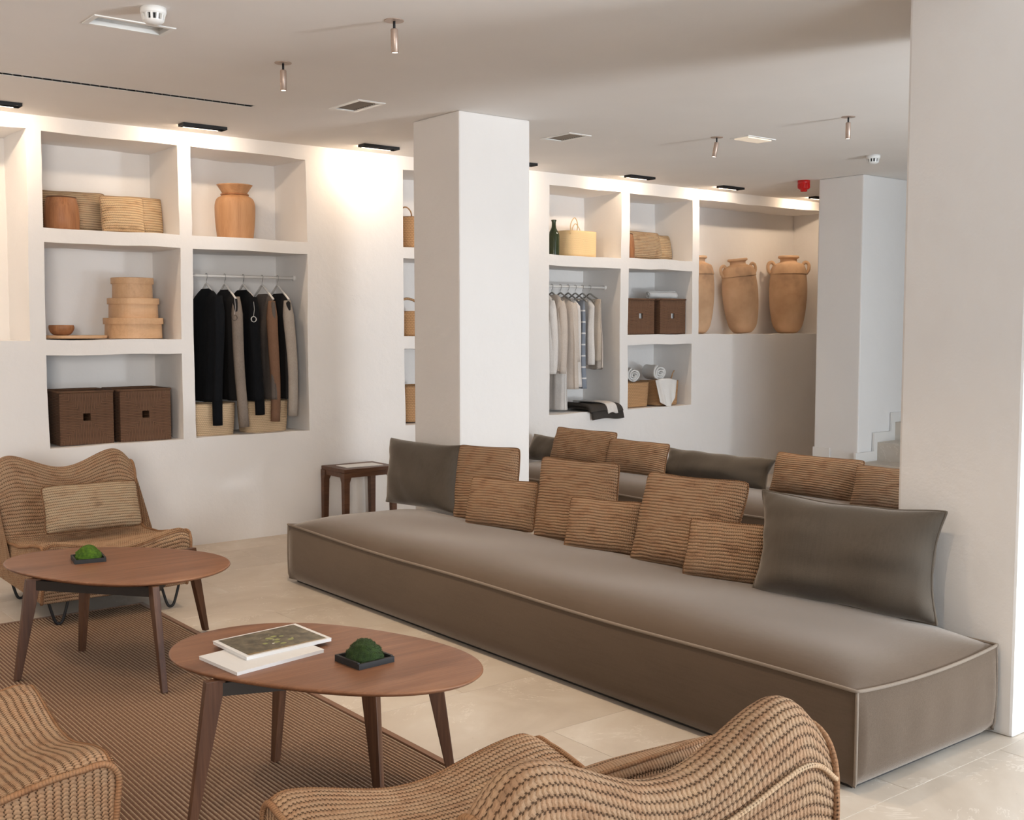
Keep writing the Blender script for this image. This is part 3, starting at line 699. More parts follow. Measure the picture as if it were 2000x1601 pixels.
def mag(label, corners, z, th, printed):
    c = np.array(corners); m = c.mean(0); t = thing('magazine', label, 'magazine', (m[0], m[1], z), 0, 'magazines on the front coffee table')
    q = c - m
    V = [(*p, 0) for p in q * .992] + [(*p, th * .9) for p in q * .992]
    MB().add(V, [(0, 1, 2, 3), (7, 6, 5, 4)] + [(i, (i + 1) % 4, (i + 1) % 4 + 4, i + 4) for i in range(4)]).build('pages', 'paper', t)
    V = [(*p, th * .9) for p in q] + [(*p, th) for p in q]
    MB().add(V, [(0, 1, 2, 3), (7, 6, 5, 4)] + [(i, (i + 1) % 4, (i + 1) % 4 + 4, i + 4) for i in range(4)]).build('cover', 'paper', t)
    if printed:
        k = .045; e = [q[0] + (q[2] - q[0]) * k + 0, q[1] + (q[3] - q[1]) * k, q[2] + (q[0] - q[2]) * k, q[3] + (q[1] - q[3]) * k]
        MB().add([(*p, th + .0006) for p in e], [(0, 1, 2, 3)], [(0, 1), (0, 0), (1, 0), (1, 1)]).build('cover_photo', 'cover', t, recalc=False)
mag('plain white magazine lying underneath on the front coffee table', [(1.403, 3.374), (1.425, 3.140), (1.753, 3.195), (1.735, 3.43)], .4502, .011, False)
mag('white-bordered magazine with a dark garden photo, on top of the white one', [(1.493, 3.474), (1.501, 3.235), (1.819, 3.263), (1.811, 3.505)], .4614, .011, True)

# ------------------------------------------------------------------ stool with paper
def stool():
    x0, x1, y0, y1, H = 4.045, 4.485, 7.045, 7.385, .485
    t = thing('stool', 'dark rustic wooden stool standing against the niche wall behind the daybed', 'stool', ((x0 + x1) / 2, (y0 + y1) / 2, 0))
    w, d = (x1 - x0) / 2, (y1 - y0) / 2
    MB().box(-w, w, -d, d, H - .028, H).build('seat', 'dark_wood', t, bevel=.004)
    MB().box(-w + .004, w - .004, -d + .004, -d + .03, H - .062, H - .028).box(-w + .004, w - .004, d - .03, d - .004, H - .062, H - .028).box(-w + .004, -w + .03, -d + .03, d - .03, H - .062, H - .028).box(w - .03, w - .004, -d + .03, d - .03, H - .062, H - .028).build('apron', 'dark_wood', t)
    for sx in (-1, 1):
        for sy in (-1, 1):
            ax, ay = sx * (w - .027), sy * (d - .027); V = []
            for z, k in ((0, .019), (H - .10, .023), (H - .062, .030 if True else 0), (H - .028, .030)):
                for a, b in ((-1, -1), (1, -1), (1, 1), (-1, 1)): V.append((ax + a * k - (sx * (.030 - k)) * -1 * .9, ay + b * k + sy * (.030 - k) * .9, z))
            F = [(0, 1, 2, 3), (12, 13, 14, 15)] + [(k * 4 + j, k * 4 + (j + 1) % 4, k * 4 + 4 + (j + 1) % 4, k * 4 + 4 + j) for k in range(3) for j in range(4)]
            MB().add(V, F).build('leg', 'dark_wood', t, bevel=.003)
    p = thing('paper_sheet', 'white card lying on top of the dark wooden stool', 'paper', (4.265, 7.20, H), math.radians(-3))
    MB().box(-.15, .15, -.085, .085, 0, .004).build('sheet', 'paper', p)
stool()

# ------------------------------------------------------------------ things on the shelves
def rot_t(t, rx=0, ry=0, rz=0): t.rotation_euler = (rx, ry, rz); return t
def drum(label, loc, r, h, lean=0):
    t = thing('wooden_drum', label, 'stool', loc, group='old wood drums on the top shelves')
    p = [(0, 0), (r * .86, 0), (r * .98, h * .06), (r * 1.0, h * .35), (r * .96, h * .7), (r * .84, h * .97), (r * .80, h), (r * .72, h), (r * .68, h * .96), (0, h * .955)]
    def wob(P): 
        k = 1 + wav(P, 7, .02, 2); P[..., 0] = loc[0] * 0 + P[..., 0] * k; P[..., 1] *= k; return P
    MB().lathe(p, 28, wob=wob, cap=False).build('body', 'drum_wood', t, True)
    MB().lathe([(r * .845, h * .965), (r * .87, h * .98), (r * .845, h * .998), (r * .80, h * 1.0)], 28, cap=False).build('rim_band', 'dark_wood', t, True)
drum('dark red-brown wooden drum at the left end of the left top shelf', (2.292, 7.59, 2.127), .108, .215)
drum('brown wooden drum at the left end of the right-hand top shelf', (7.345, 7.62, 2.132), .105, .235)
SG = 'woven cushions on the top shelves'
cushion('woven_cushion', 'greyish jute cushion with coarse rows, standing behind the wooden drum', 'cushion', .47, .275, .11, (2.40, 7.70, 2.13), 2, 12, 'crochet_grey', 'braid', SG, seed=31, ribs=.015, pinch=.05)
cushion('woven_cushion', 'golden bobbly jute cushion, middle of the left top shelf', 'cushion', .285, .25, .10, (2.695, 7.59, 2.13), 0, 10, 'crochet_pale', 'braid_light', SG, seed=32, ribs=.013, pinch=.03)
cushion('woven_cushion', 'pale yellow raffia cushion at the right end of the left top shelf', 'cushion', .26, .262, .10, (2.872, 7.70, 2.13), -4, 8, 'crochet_pale', 'braid_light', SG, seed=33, ribs=.02, pinch=.03)
cushion('woven_cushion', 'brown jute cushion on the right-hand top shelf, nearest the drum', 'cushion', .54, .27, .11, (7.62, 7.64, 2.135), 2, 10, 'crochet_grey', 'braid', SG, seed=34, ribs=.015, pinch=.05)
cushion('woven_cushion', 'pale yellow raffia cushion at the right end of the right-hand top shelf', 'cushion', .25, .255, .11, (7.93, 7.70, 2.135), -2, 8, 'crochet_pale', 'braid_light', SG, seed=35, ribs=.02, pinch=.03)
# vase
t = thing('wooden_vase', 'turned pale brown vase with flared rim alone on its top shelf', 'vase', (3.525, 7.66, 2.124))
VP = [(0, 0), (.118, 0), (.127, .02), (.138, .12), (.142, .20), (.141, .255), (.128, .295), (.098, .316), (.091, .322)]
MB().lathe(spline(VP, 40), 40, cap=False).build('body', 'vase_wood', t, True)
MB().lathe([(.091, .320), (.099, .323), (.100, .330), (.092, .334)], 40, cap=False).build('neck_ring', 'drum_wood', t, True)
MB().lathe([(.088, .334), (.092, .345), (.120, .388), (.127, .395), (.120, .396), (.088, .355), (.08, .33)], 40, cap=False).build('rim', 'vase_wood', t, True)
# bowl, tray, boxes
t = thing('wooden_bowl', 'small brown wooden bowl on the round tray', 'bowl', (2.262, 7.56, 1.452))
MB().lathe(spline([(0, 0), (.04, .0), (.062, .012), (.077, .038), (.078, .058), (.073, .066), (.068, .060), (.060, .030), (0, .012)], 36), 32, cap=False).build('bowl', 'drum_wood', t, True)
t = thing('wooden_tray', 'thin flat light wood tray under the small bowl', 'tray', (2.36, 7.64, 1.430))
MB().lathe([(0, 0), (.205, 0), (.213, .006), (.213, .020), (.206, .020), (.204, .010), (0, .010)], 48, cap=False).build('tray', 'pale_wood', t)
def bentbox(label, loc, r, h, lidr):
    t = thing('bentwood_box', label, 'box', loc, random.uniform(0, 6), 'stacked bentwood boxes')
    MB().lathe([(0, 0), (r, 0), (r * .985, h * .76), (0, h * .76)], 48, cap=False).build('box_body', 'pale_wood', t, bevel=0)
    l = MB().lathe([(r * .985, h * .70), (lidr, h * .70), (lidr, h * .985), (lidr - .003, h), (0, h)], 48, cap=False).build('lid', 'pale_wood', t)
    for o in (l,): pass
BX, BY = 2.775, 7.66
bentbox('largest round bentwood box, bottom of its stack', (BX - .006, BY, 1.428), .188, .138, .196)
bentbox('medium round bentwood box in the middle of the stack', (BX, BY + .01, 1.566), .162, .134, .170)
bentbox('smallest round bentwood box on top of the stack', (BX - .003, BY + .012, 1.700), .132, .138, .140)

def cube_basket(label, loc, s_, h, white_in=False):
    t = thing('seagrass_basket', label, 'basket', loc, 0, 'square brown seagrass baskets')
    a, k, th = s_ / 2, .024, .012
    b = MB()
    def tri(pts, ax):
        V = []; UV = []
        for (x, z) in pts: V.append((x, -a, z))
        V2 = [(x, -a + th, z) for (x, z) in pts]
        allv = V + V2; uv = [((p[2], p[0] + 3) if ax == 'v' else (p[0], p[2] + 3)) for p in allv]
        b.add(allv, [(0, 1, 2, 3), (7, 6, 5, 4)] + [(i, (i + 1) % 4, (i + 1) % 4 + 4, i + 4) for i in range(4)], uv)
    zc = h * .52
    tri([(-a, h), (-k, zc + k), (k, zc + k), (a, h)], 'v'); tri([(-a, 0), (a, 0), (k, zc - k), (-k, zc - k)], 'v')
    tri([(-a, 0), (-k, zc - k), (-k, zc + k), (-a, h)], 'h'); tri([(a, 0), (a, h), (k, zc + k), (k, zc - k)], 'h')
    b.build('front_panel', 'seagrass', t)
    c = MB()
    for (x0, x1, y0, y1, z0, z1) in ((-a, -a + th, -a + th, a, 0, h), (a - th, a, -a + th, a, 0, h), (-a + th, a - th, a - th, a, 0, h), (-a + th, a - th, -a + th, a - th, 0, th)): c.box(x0, x1, y0, y1, z0, z1)
    c.build('basket_body', 'seagrass', t)
    r = MB().tube([(-a, -a, h), (a, -a, h), (a, a, h), (-a, a, h), (-a, -a, h)], .008, 6); r.build('rim', 'seagrass', t, True)
    if white_in:
        MB().box(-a + .02, a - .02, -a + .03, a - .02, .015, h - .03).build('liner', 'towel', t)
cube_basket('square seagrass basket with a square handhole, left one in the bottom left niche', (2.385, 7.655, .740), .345, .345)
cube_basket('square seagrass basket with a square handhole, right one in the bottom left niche', (2.775, 7.655, .740), .345, .345)
cube_basket('square seagrass basket on the right-hand middle shelf, left of the two', (7.452, 7.66, 1.443), .345, .32, True)
cube_basket('square seagrass basket on the right-hand middle shelf, with a rolled towel on top', (7.875, 7.66, 1.443), .345, .325, True)

def soft_basket(name, label, loc, w, d, h, mat, group=None, tilt=0, step=None, handles=None, rz=0, flare=1.05):
    t = thing(name, label, 'basket', loc, rz, group)
    n, m = 64, 22; a = np.linspace(0, 2 * PI, n, endpoint=False)
    ex = 3.2; cs, sn = np.cos(a), np.sin(a); R = (np.abs(cs) ** ex + np.abs(sn) ** ex) ** (-1 / ex)
    prof = [(0.0, 0.0), (.86, 0.0), (.96, .02)] + [(.96 + (flare - .96) * q ** .8, .02 + .98 * q) for q in np.linspace(.05, 1, 14)] + [(flare - .03, .985), (flare - .05, .9), (.9, .08), (0, .06)]
    P = np.zeros((n, len(prof), 3)); 
    for j, (r, z) in enumerate(prof):
        P[:, j, 0] = cs * R * r * w / 2; P[:, j, 1] = sn * R * r * d / 2; P[:, j, 2] = z * h
        if step is not None: P[:, j, 2] *= np.where(P[:, j, 0] < step[0], step[1], 1.0) if z > .5 else 1
    P += wav(P, 14, .0025, 4)[..., None] * np.array([1, 1, .3]); P[..., 2] = np.maximum(P[..., 2], 0)
    UV = np.stack([np.broadcast_to((a * w / 2)[:, None], P.shape[:2]), P[..., 2]], -1)
    MB().grid(P, UV, wu=True).build('basket_body', mat, t, True)
    for (pts, r) in handles or []: MB().tube(spline(pts, 20), r, 6).build('handle', mat, t, True)
    return t
soft_basket('palm_basket', 'rectangular pale woven palm basket under the dark coats, left one', (3.275, 7.60, .740), .33, .24, .23, 'palm', 'pale palm baskets under the coats')
soft_basket('palm_basket', 'rectangular pale woven palm basket under the grey knits, right one', (3.69, 7.61, .740), .34, .24, .235, 'palm', 'pale palm baskets under the coats')
soft_basket('straw_basket', 'pale yellow straw basket with two loop handles on the top shelf beside the bottle', (6.82, 7.70, 2.126), .40, .28, .235, 'yellow_palm', flare=.97,
            handles=[([(-.16, -.12, .2), (-.165, -.13, .29), (-.125, -.135, .345), (-.085, -.13, .29), (-.09, -.12, .2)], .0045), ([(.08, .12, .2), (.075, .125, .27), (.12, .13, .325), (.165, .12, .27), (.16, .11, .2)], .0045)])
HB = 'tan baskets in the niche column behind the pillar'
soft_basket('tan_basket', 'tall tan basket with looped handle on the top shelf just left of the pillar', (5.03, 7.66, 2.125), .26, .28, .25, 'rush', HB, handles=[([(-.09, 0, .22), (-.10, 0, .30), (-.05, 0, .335), (0, 0, .30), (.01, 0, .22)], .006)])
soft_basket('tan_basket', 'brown basket with dark arched handle on the middle shelf just left of the pillar', (5.03, 7.66, 1.433), .27, .28, .20, 'rush', HB, handles=[([(-.12, 0, .18), (-.115, 0, .27), (-.04, 0, .30), (.05, 0, .27), (.09, 0, .18)], .010)])
soft_basket('tan_basket', 'coarse brown basket on the lowest shelf just left of the pillar', (5.03, 7.66, .748), .28, .28, .29, 'rush', HB)
soft_basket('rush_basket', 'tan rush basket with white towels, left one in the lowest right-hand niche', (7.45, 7.64, .760), .34, .28, .235, 'rush', 'towel baskets in the lowest right-hand niche')
soft_basket('rush_basket', 'round-sided rush basket with a raised loop handle, right one in the lowest right-hand niche', (7.87, 7.66, .760), .33, .30, .235, 'rush', 'towel baskets in the lowest right-hand niche',
            handles=[([(.13, -.03, .2), (.155, -.03, .29), (.20, -.02, .33), (.185, 0, .27), (.145, .03, .2)], .005)])
# bottle
t = thing('bottle', 'tall dark green glass bottle at the left of the right-hand top shelf', 'bottle', (6.50, 7.62, 2.124))
MB().lathe(spline([(0, .004), (.044, 0), (.050, .01), (.050, .17), (.044, .205), (.024, .245), (.019, .27), (.019, .305), (.022, .308), (.022, .32), (.014, .32)], 60), 28).build('glass_body', 'bottle', t, True)

# towels
def roll(label, loc, r, l, rz, group='rolled white towels'):
    t = thing('rolled_towel', label, 'towel', loc, rz, group)
    a = np.linspace(0, 2 * PI * 3.2, 120); rr = r * (.12 + .88 * a / a[-1]); x = np.linspace(-l / 2, l / 2, 10)
    P = np.zeros((120, 10, 3)); P[..., 0] = x[None] + .006 * np.sin(a * 1.3)[:, None]; P[..., 1] = (rr * np.cos(a))[:, None]; P[..., 2] = (rr * np.sin(a))[:, None] + r
    P += wav(P, 20, .003, 3)[..., None]; o = MB().grid(P).build('towel', 'towel', t, True, recalc=False)
    m = o.modifiers.new('s', 'SOLIDIFY'); m.thickness = r * .2
roll('rolled white towel lying on the right seagrass basket of the middle shelf', (7.87, 7.63, 1.772), .042, .30, math.radians(-18))
roll('rolled white towel in the left rush basket, beside the bigger roll', (7.50, 7.66, .985), .072, .22, math.radians(60))
roll('larger rolled white towel on top of the right rush basket', (7.79, 7.64, .995), .078, .26, math.radians(70))
def drape(name, label, pts_top, pts_bot, mat, group=None, amp=.008, th=.006, n=26, m=24):
    a = np.array(pts_top, float); b = np.array(pts_bot, float); q = np.linspace(0, 1, n); h = np.linspace(0, 1, m)
    T = spline(a, n); B = spline(b, n); P = T[:, None] * (1 - h)[None, :, None] + B[:, None] * h[None, :, None]
    P[..., 1] += amp * np.sin(q * 19)[:, None] * (h ** .6)[None]
    o = MB().grid(P).build(name, mat, None, True, recalc=False); s_ = o.modifiers.new('s', 'SOLIDIFY'); s_.thickness = th; s_.offset = 0
    return tag(o, label, 'towel', group)
drape('draped_towel', 'white towel hanging in a point over the front of the right rush basket', [(7.66, 7.50, 1.005), (7.70, 7.47, 1.02), (7.82, 7.47, 1.02), (7.95, 7.50, 1.0)], [(7.70, 7.47, .80), (7.76, 7.45, .765), (7.83, 7.455, .765), (7.90, 7.47, .86)], 'towel')

# amphorae
def amphora(label, loc, r, h, rx=0, ry=0, rz=0, handles=True, neck=1.0):
    t = thing('amphora', label, 'jar', loc, group='large terracotta amphorae'); t.rotation_euler = (rx, ry, rz)
    p = spline([(0, 0), (r * .36, 0), (r * .56, h * .022), (r * .78, h * .10), (r * .92, h * .26), (r * .99, h * .45), (r * 1.0, h * .60), (r * .96, h * .72), (r * .935, h * .765)], 60)
    MB().lathe(p, 44, cap=False).build('body', 'clay', t, True)
    MB().lathe(spline([(r * .93, h * .752), (r * .975, h * .762), (r * .955, h * .785), (r * .90, h * .835), (r * .83, h * .872), (r * .78, h * .884), (r * .60, h * .90), (r * .46, h * .915)], 40), 44, cap=False).build('shoulder', 'clay', t, True)
    MB().lathe(spline([(r * .50, h * .90), (r * .44, h * .925), (r * .45, h * .955), (r * .55, h * .968), (r * .55, h * .988), (r * .50, h * .997), (r * .42, h * .98), (r * .37, h * .90), (r * .36, h * .85)], 30), 44, cap=False).build('neck', 'clay', t, True)
    if handles:
        for sx in (-1, 1):
            MB().tube(spline([(sx * r * .74, 0, h * .875), (sx * r * .90, 0, h * .915), (sx * r * 1.08, 0, h * .89), (sx * r * 1.09, 0, h * .82), (sx * r * .95, 0, h * .765)], 18), r * .065, 8, flat=1.4).build('handle', 'clay', t, True)
amphora('terracotta amphora half hidden by the left edge of its niche', (8.42, 7.68, 1.442), .168, .77, handles=False)
amphora('sooty terracotta amphora leaning to the left, middle of the three', (9.10, 7.66, 1.447), .182, .765, ry=math.radians(-6), rz=math.radians(-20))
amphora('upright terracotta amphora with two handles, rightmost of the three', (9.83, 7.67, 1.442), .198, .825, rz=math.radians(-38))

# ------------------------------------------------------------------ rails, hangers, garments
def rail(label, x0, x1, y, z):
    t = thing('clothes_rail', label, 'rail', (x0, y, z), group='white clothes rails')
    L = x1 - x0; MB().tube([(0, 0, 0), (L * .5, 0, 0), (L, 0, 0)], .0105, 12).build('rod', 'white_metal', t, True)
    for x in (.006, L - .006): MB().tube([(x - .008, 0, 0), (x, 0, 0), (x + .008, 0, 0)], .02, 14).build('end_flange', 'white_metal', t, True)
rail('white clothes rail in the left wardrobe niche carrying dark coats', 3.095, 3.965, 7.61, 1.866)
rail('white clothes rail in the right wardrobe niche carrying pale clothes', 6.27, 7.112, 7.61, 1.866)
def hanger(label, x, y, z, hw, drop, mat, group, rz=0, rodr=.0105):
    """z = rod centre"""
    t = thing('clothes_hanger', label, 'hanger', (x, y, z), rz, group)
    a = np.linspace(-.2 * PI, 1.12 * PI, 16); R = .0135 + .003
    pts = [(0, R * math.cos(q), R * math.sin(q) ) for q in a][::-1]
    pts = pts[::-1]; hook = [(0, p[1], p[2]) for p in pts] 
    stem = [(0, -R * 1.0, 0), (0, -R * .8, -.018), (0, 0, -.034), (0, 0, -.062)]
    MB().tube(spline([(0, R * .95, -.006), (0, R * .7, R * .75), (0, 0, R), (0, -R * .75, R * .7), (0, -R, 0), (0, -R * .6, -.02), (0, 0, -.036), (0, 0, -.062)], 30), .0022, 6).build('hook', 'steel', t, True)
    MB().tube(spline([(0, -hw, -.062 - drop), (0, -hw * .75, -.062 - drop * .72), (0, -hw * .3, -.062 - drop * .25), (0, 0, -.058), (0, hw * .3, -.062 - drop * .25), (0, hw * .75, -.062 - drop * .72), (0, hw, -.062 - drop)], 24), .0075, 8, flat=1.0).build('shoulder_bar', mat, t, True)
    return t
def garment(name, label, cat, x, y, ztop, zbot, hw, hwb, th, mat, group, seed, drop=.07, sleeves=None, neck=.07, skew=0., fold=.010, flat_top=False, hem=0.):
    """hangs in the Y-Z plane at x; sleeves=(z end, reach, matname or None)"""
    t = thing(name, label, cat, (x, y, ztop), 0, group); H = ztop - zbot
    n, m = 56, 34; a = np.linspace(0, 2 * PI, n, endpoint=False); h = np.linspace(0, 1, m)
    P = np.zeros((n, m, 3)); cs, sn = np.cos(a), np.sin(a); ex = 2.6; R = (np.abs(cs) ** ex + np.abs(sn) ** ex) ** (-1 / ex)
    for j, q in enumerate(h):
        z = -q * H; sh = drop / H
        if flat_top: wy = hw + (hwb - hw) * q
        else: wy = neck + (hw - neck) * min(1, q / sh) ** .8 if q < sh else hw + (hwb - hw) * ((q - sh) / (1 - sh)) ** 1.1
        tx = th / 2 * (min(1, .35 + q * 6)) * (1 + .35 * q)
        fo = fold * (min(1, q * 2.5)) * (np.sin(a * 7 + seed) * .6 + np.sin(a * 11 + seed * 2.3 + q * 2) * .4)
        P[:, j, 0] = cs * R * tx + fo * np.sign(cs) * np.abs(cs) ** .3 + skew * q; P[:, j, 1] = sn * R * wy + .006 * np.sin(q * 7 + seed)
        P[:, j, 2] = z + (hem * np.sin(a * 3 + seed) * (q > .97))
    b = MB().grid(P, np.stack([P[..., 1], P[..., 2]], -1), wu=True); b.f.append(tuple(k * m for k in range(n))); b.f.append(tuple(k * m + m - 1 for k in range(n))[::-1])
    b.build('body', mat, t, True)
    if sleeves:
        ze, sl, sm = sleeves
        for sy in (-1, 1):
            y0 = sy * (hw - .035); q = np.linspace(0, 1, 16); ze_ = max(ze, .985) if sy > 0 else ze; z = -drop * .75 - q * (ztop - ze_ - drop * .75)
            pts = np.stack([skew * q + .008 * np.sin(q * 5 + seed), y0 + sy * (.02 * np.sin(q * PI * .6) + sl * q), z], 1)
            pts[:, 0] += th * .15
            MB().tube(pts, np.interp(q, [0, .12, .6, 1], [.022, .036, .033, .030]), 12, flat=1.15).build('sleeve', sm or mat, t, True)
    return t
GH = 'white hangers in the left wardrobe niche'; GG = 'dark and grey coats in the left wardrobe niche'
HX = [3.277, 3.415, 3.556, 3.704, 3.826]
for x, lb, dr in zip(HX, ['white hanger holding the leftmost black coat', 'white hanger second from the left, with the grey cardigan', 'white hanger holding the middle black coat', 'white hanger holding the brown jumper', 'white hanger holding the oatmeal knit at the right'], (.10, .10, .10, .10, .10)):
    hanger(lb, x, 7.61, 1.866, .175, dr, 'white_metal', GH)
garment('coat', 'long black coat, leftmost on the left clothes rail', 'coat', HX[0], 7.61, 1.775, .985, .195, .215, .085, 'black_wool', GG, 1, sleeves=(.82, -.01, None), skew=-.02)
garment('cardigan', 'charcoal and grey long cardigan, second from the left on the left rail', 'cardigan', HX[1], 7.61, 1.77, .985, .185, .20, .06, 'charcoal_wool', GG, 2, sleeves=(.80, .02, 'grey_knit'), skew=.03)
garment('coat', 'black coat with a round white tag, middle of the left rail', 'coat', HX[2] - .012, 7.61, 1.77, .98, .195, .215, .085, 'black_wool', GG, 3, sleeves=(.88, .0, None), skew=.02)
garment('jumper', 'brown wool garment, second from the right on the left rail', 'jumper', HX[3], 7.61, 1.745, .985, .18, .185, .05, 'grey_wool', GG, 4, sleeves=(.825, -.01, 'brown_wool'))
garment('cardigan', 'oatmeal knitted cardigan with charcoal body at the right end of the left rail', 'cardigan', HX[4], 7.61, 1.75, .985, .18, .19, .06, 'charcoal_wool', GG, 5, sleeves=(.86, .02, 'oat_knit'), skew=.01)
# round tags on strings
for x, y, z, lb in ((3.525, 7.385, 1.56, 'round white swing tag hanging from the middle black coat'), (3.385, 7.39, 1.57, 'round dark swing tag hanging from the charcoal cardigan')):
    t = thing('swing_tag', lb, 'tag', (x, y, z), group='swing tags on the coats')
    a = np.linspace(0, 2 * PI, 25)[:-1]; MB().tube(np.stack([.019 * np.cos(a), 0 * a, .019 * np.sin(a)], 1), .007, 6, True, flat=.3).build('disc', 'paper' if x > 3.5 else 'grey_wool', t, True)
    MB().tube([(0, 0, .022), (.01, .008, .07), (.016, .03, .13)], .0012, 5).build('string', 'paper', t)
GP = 'steel hangers in the right wardrobe niche'; GW = 'pale clothes in the right wardrobe niche'
xs = [6.36, 6.47, 6.57, 6.66, 6.745, 6.83, 6.92]
def steelhanger(x, lb): return hanger(lb, x, 7.61, 1.866, .15, .07, 'steel', GP)
for x, lb in zip(xs, ['steel hanger of the leftmost white shirt on the right rail', 'steel hanger of the blush blouse', 'steel hanger of the long white dress', 'steel hanger of the white ruffled dress', 'steel hanger of the blue striped shawl', 'steel hanger of the short white top', 'steel clip hanger of the beige trousers']): steelhanger(x, lb)
garment('shirt', 'white shirt, leftmost on the right clothes rail', 'shirt', xs[0], 7.61, 1.79, 1.10, .16, .17, .07, 'white_cotton', GW, 11, sleeves=(1.12, 0, None))
garment('blouse', 'blush cream blouse hanging second on the right rail', 'blouse', xs[1], 7.61, 1.79, 1.12, .16, .17, .07, 'cream_cotton', GW, 12, sleeves=(1.10, 0, None))
garment('dress', 'long white dress whose hem lies on the niche floor', 'dress', xs[1] + .045, 7.665, 1.77, .775, .15, .17, .08, 'white_cotton', GW, 13, skew=.03, fold=.014)
garment('dress', 'cream ruffled dress in the middle of the right rail', 'dress', xs[2] + .02, 7.61, 1.77, .96, .16, .18, .09, 'cream_cotton', GW, 14, sleeves=(1.2, 0, None), fold=.012, skew=.03)
garment('dress', 'white ruffled cotton dress left of the blue shawl', 'dress', xs[3], 7.61, 1.76, .985, .15, .165, .08, 'white_cotton', GW, 15, fold=.016, hem=.01)
garment('shawl', 'grey-blue striped shawl with fringed end', 'shawl', xs[4], 7.59, 1.745, .96, .10, .12, .05, 'stripes', GW, 16, flat_top=True, fold=.008)
garment('top', 'short white cotton top right of the blue shawl', 'shirt', xs[5], 7.61, 1.765, 1.17, .15, .15, .055, 'white_cotton', GW, 17)
garment('trousers', 'beige linen trousers clipped to a hanger', 'trousers', xs[6] - .005, 7.61, 1.755, 1.20, .15, .15, .055, 'beige_cotton', GW, 18, flat_top=True)
garment('skirt', 'cream skirt at the right end of the right rail', 'skirt', xs[6] + .075, 7.67, 1.745, 1.13, .13, .16, .05, 'cream_cotton', GW, 19, flat_top=True, fold=.012, hem=.01)
# heap of white hem and folded blanket
def folded():
    t = thing('folded_blanket', 'folded charcoal blanket with a white stripe hanging over the edge of the right wardrobe niche', 'blanket', (6.90, 7.50, .757))
    def slab(name, mat, x0, x1, z0, th, over, off=0, oy=0):
        n, m = 24, 26; u = np.linspace(0, 1, n); P = np.zeros((n, m, 3)); s_ = np.linspace(0, 1, m)
        path = spline([(.30, z0), (.10, z0 + .004), (-.06, z0 + .004), (-.115, z0 - .012), (-.135, z0 - over)], m)
        for i, a in enumerate(u):
            P[i, :, 0] = x0 + (x1 - x0) * a + .02 * s_; P[i, :, 1] = path[:, 0] + oy * s_ + .004 * math.sin(a * 9); P[i, :, 2] = path[:, 1] + .006 * np.sin(a * 7 + s_ * 5) + off
        o = MB().grid(P).build(name, mat, t, True, recalc=False); k = o.modifiers.new('s', 'SOLIDIFY'); k.thickness = th; k.offset = 0; return o
    slab('blanket', 'blanket_wool', -.17, .20, .018, .026, .085); slab('upper_fold', 'blanket_wool', -.20, .19, .048, .026, .05)
    slab('white_stripe', 'white_cotton', -.01, .11, .069, .010, .085, oy=-.022)
folded()

# ------------------------------------------------------------------ ceiling fittings
def rect_ring(b, x0, x1, y0, y1, w, z0, z1):
    b.box(x0 - w, x1 + w, y0 - w, y0, z0, z1).box(x0 - w, x1 + w, y1, y1 + w, z0, z1).box(x0 - w, x0, y0, y1, z0, z1).box(x1, x1 + w, y0, y1, z0, z1); return b
names = ['leftmost', 'second from the left', 'third from the left', 'behind the pillar', 'above the right-hand bottle shelf', 'above the towel shelves', 'above the amphorae']
for i, (x, r) in enumerate(zip(REC_X, REC)):
    t = thing('recessed_wall_washer', 'slim black recessed ceiling light along the niche wall, ' + names[i], 'ceiling light', (x, 7.1125, CZ), group='black recessed lights along the niche wall')
    b = MB(); x0, x1, y0, y1 = -.15, .15, -.0425, .0425
    rect_ring(b, x0 + .004, x1 - .004, y0 + .004, y1 - .004, .004, -.019, .085); b.box(x0, x1, y0, y1, .083, .087)
    b.build('housing', 'black', t)
    MB().box(x0 + .02, x1 - .02, y0 + .008, y0 + .02, .05, .058).build('led_strip', 'led', t)
def spot(label, x, y, tilt, az=0):
    t = thing('ceiling_spotlight', label, 'spotlight', (x, y, CZ), az, 'small cylindrical ceiling spotlights')
    MB().lathe([(0, 0), (.042, 0), (.042, -.003), (0, -.004)], 28, cap=False).build('canopy_plate', 'champagne', t)
    MB().tube([(0, 0, 0), (0, 0, -.02), (0, 0, -.04)], .0055, 10).build('stem', 'black', t, True)
    hd = MB().lathe([(0, 0), (.0145, 0), (.016, -.004), (.016, -.098), (.013, -.100), (.0125, -.094)], 24, cap=False).build('head', 'champagne', t, True, loc=(0, 0, -.036)); hd.rotation_euler = (0, tilt, 0)
    MB().lathe([(0, -.0965), (.0125, -.0965), (.0125, -.0985), (0, -.0995)], 20, cap=False).build('lens', 'lens', hd)
    l = bpy.data.lights.new('spot_beam', 'SPOT'); l.energy = 34; l.color = (1, .76, .52); l.spot_size = math.radians(95); l.spot_blend = .8; l.shadow_soft_size = .012
    o = bpy.data.objects.new('spot_beam', l); COL.objects.link(o); o.parent = hd; o.location = (0, 0, -.103)
spot('small champagne spotlight nearest to the camera at the top of the picture', 2.678, 4.198, math.radians(-2))
spot('small champagne spotlight, left one, over the far coffee table', 2.663, 5.20, 0)
spot('small champagne spotlight tilted towards the amphora niche', 6.034, 5.339, math.radians(10), math.radians(-38))
spot('small champagne spotlight beside the right-hand column', 6.10, 4.318, 0)
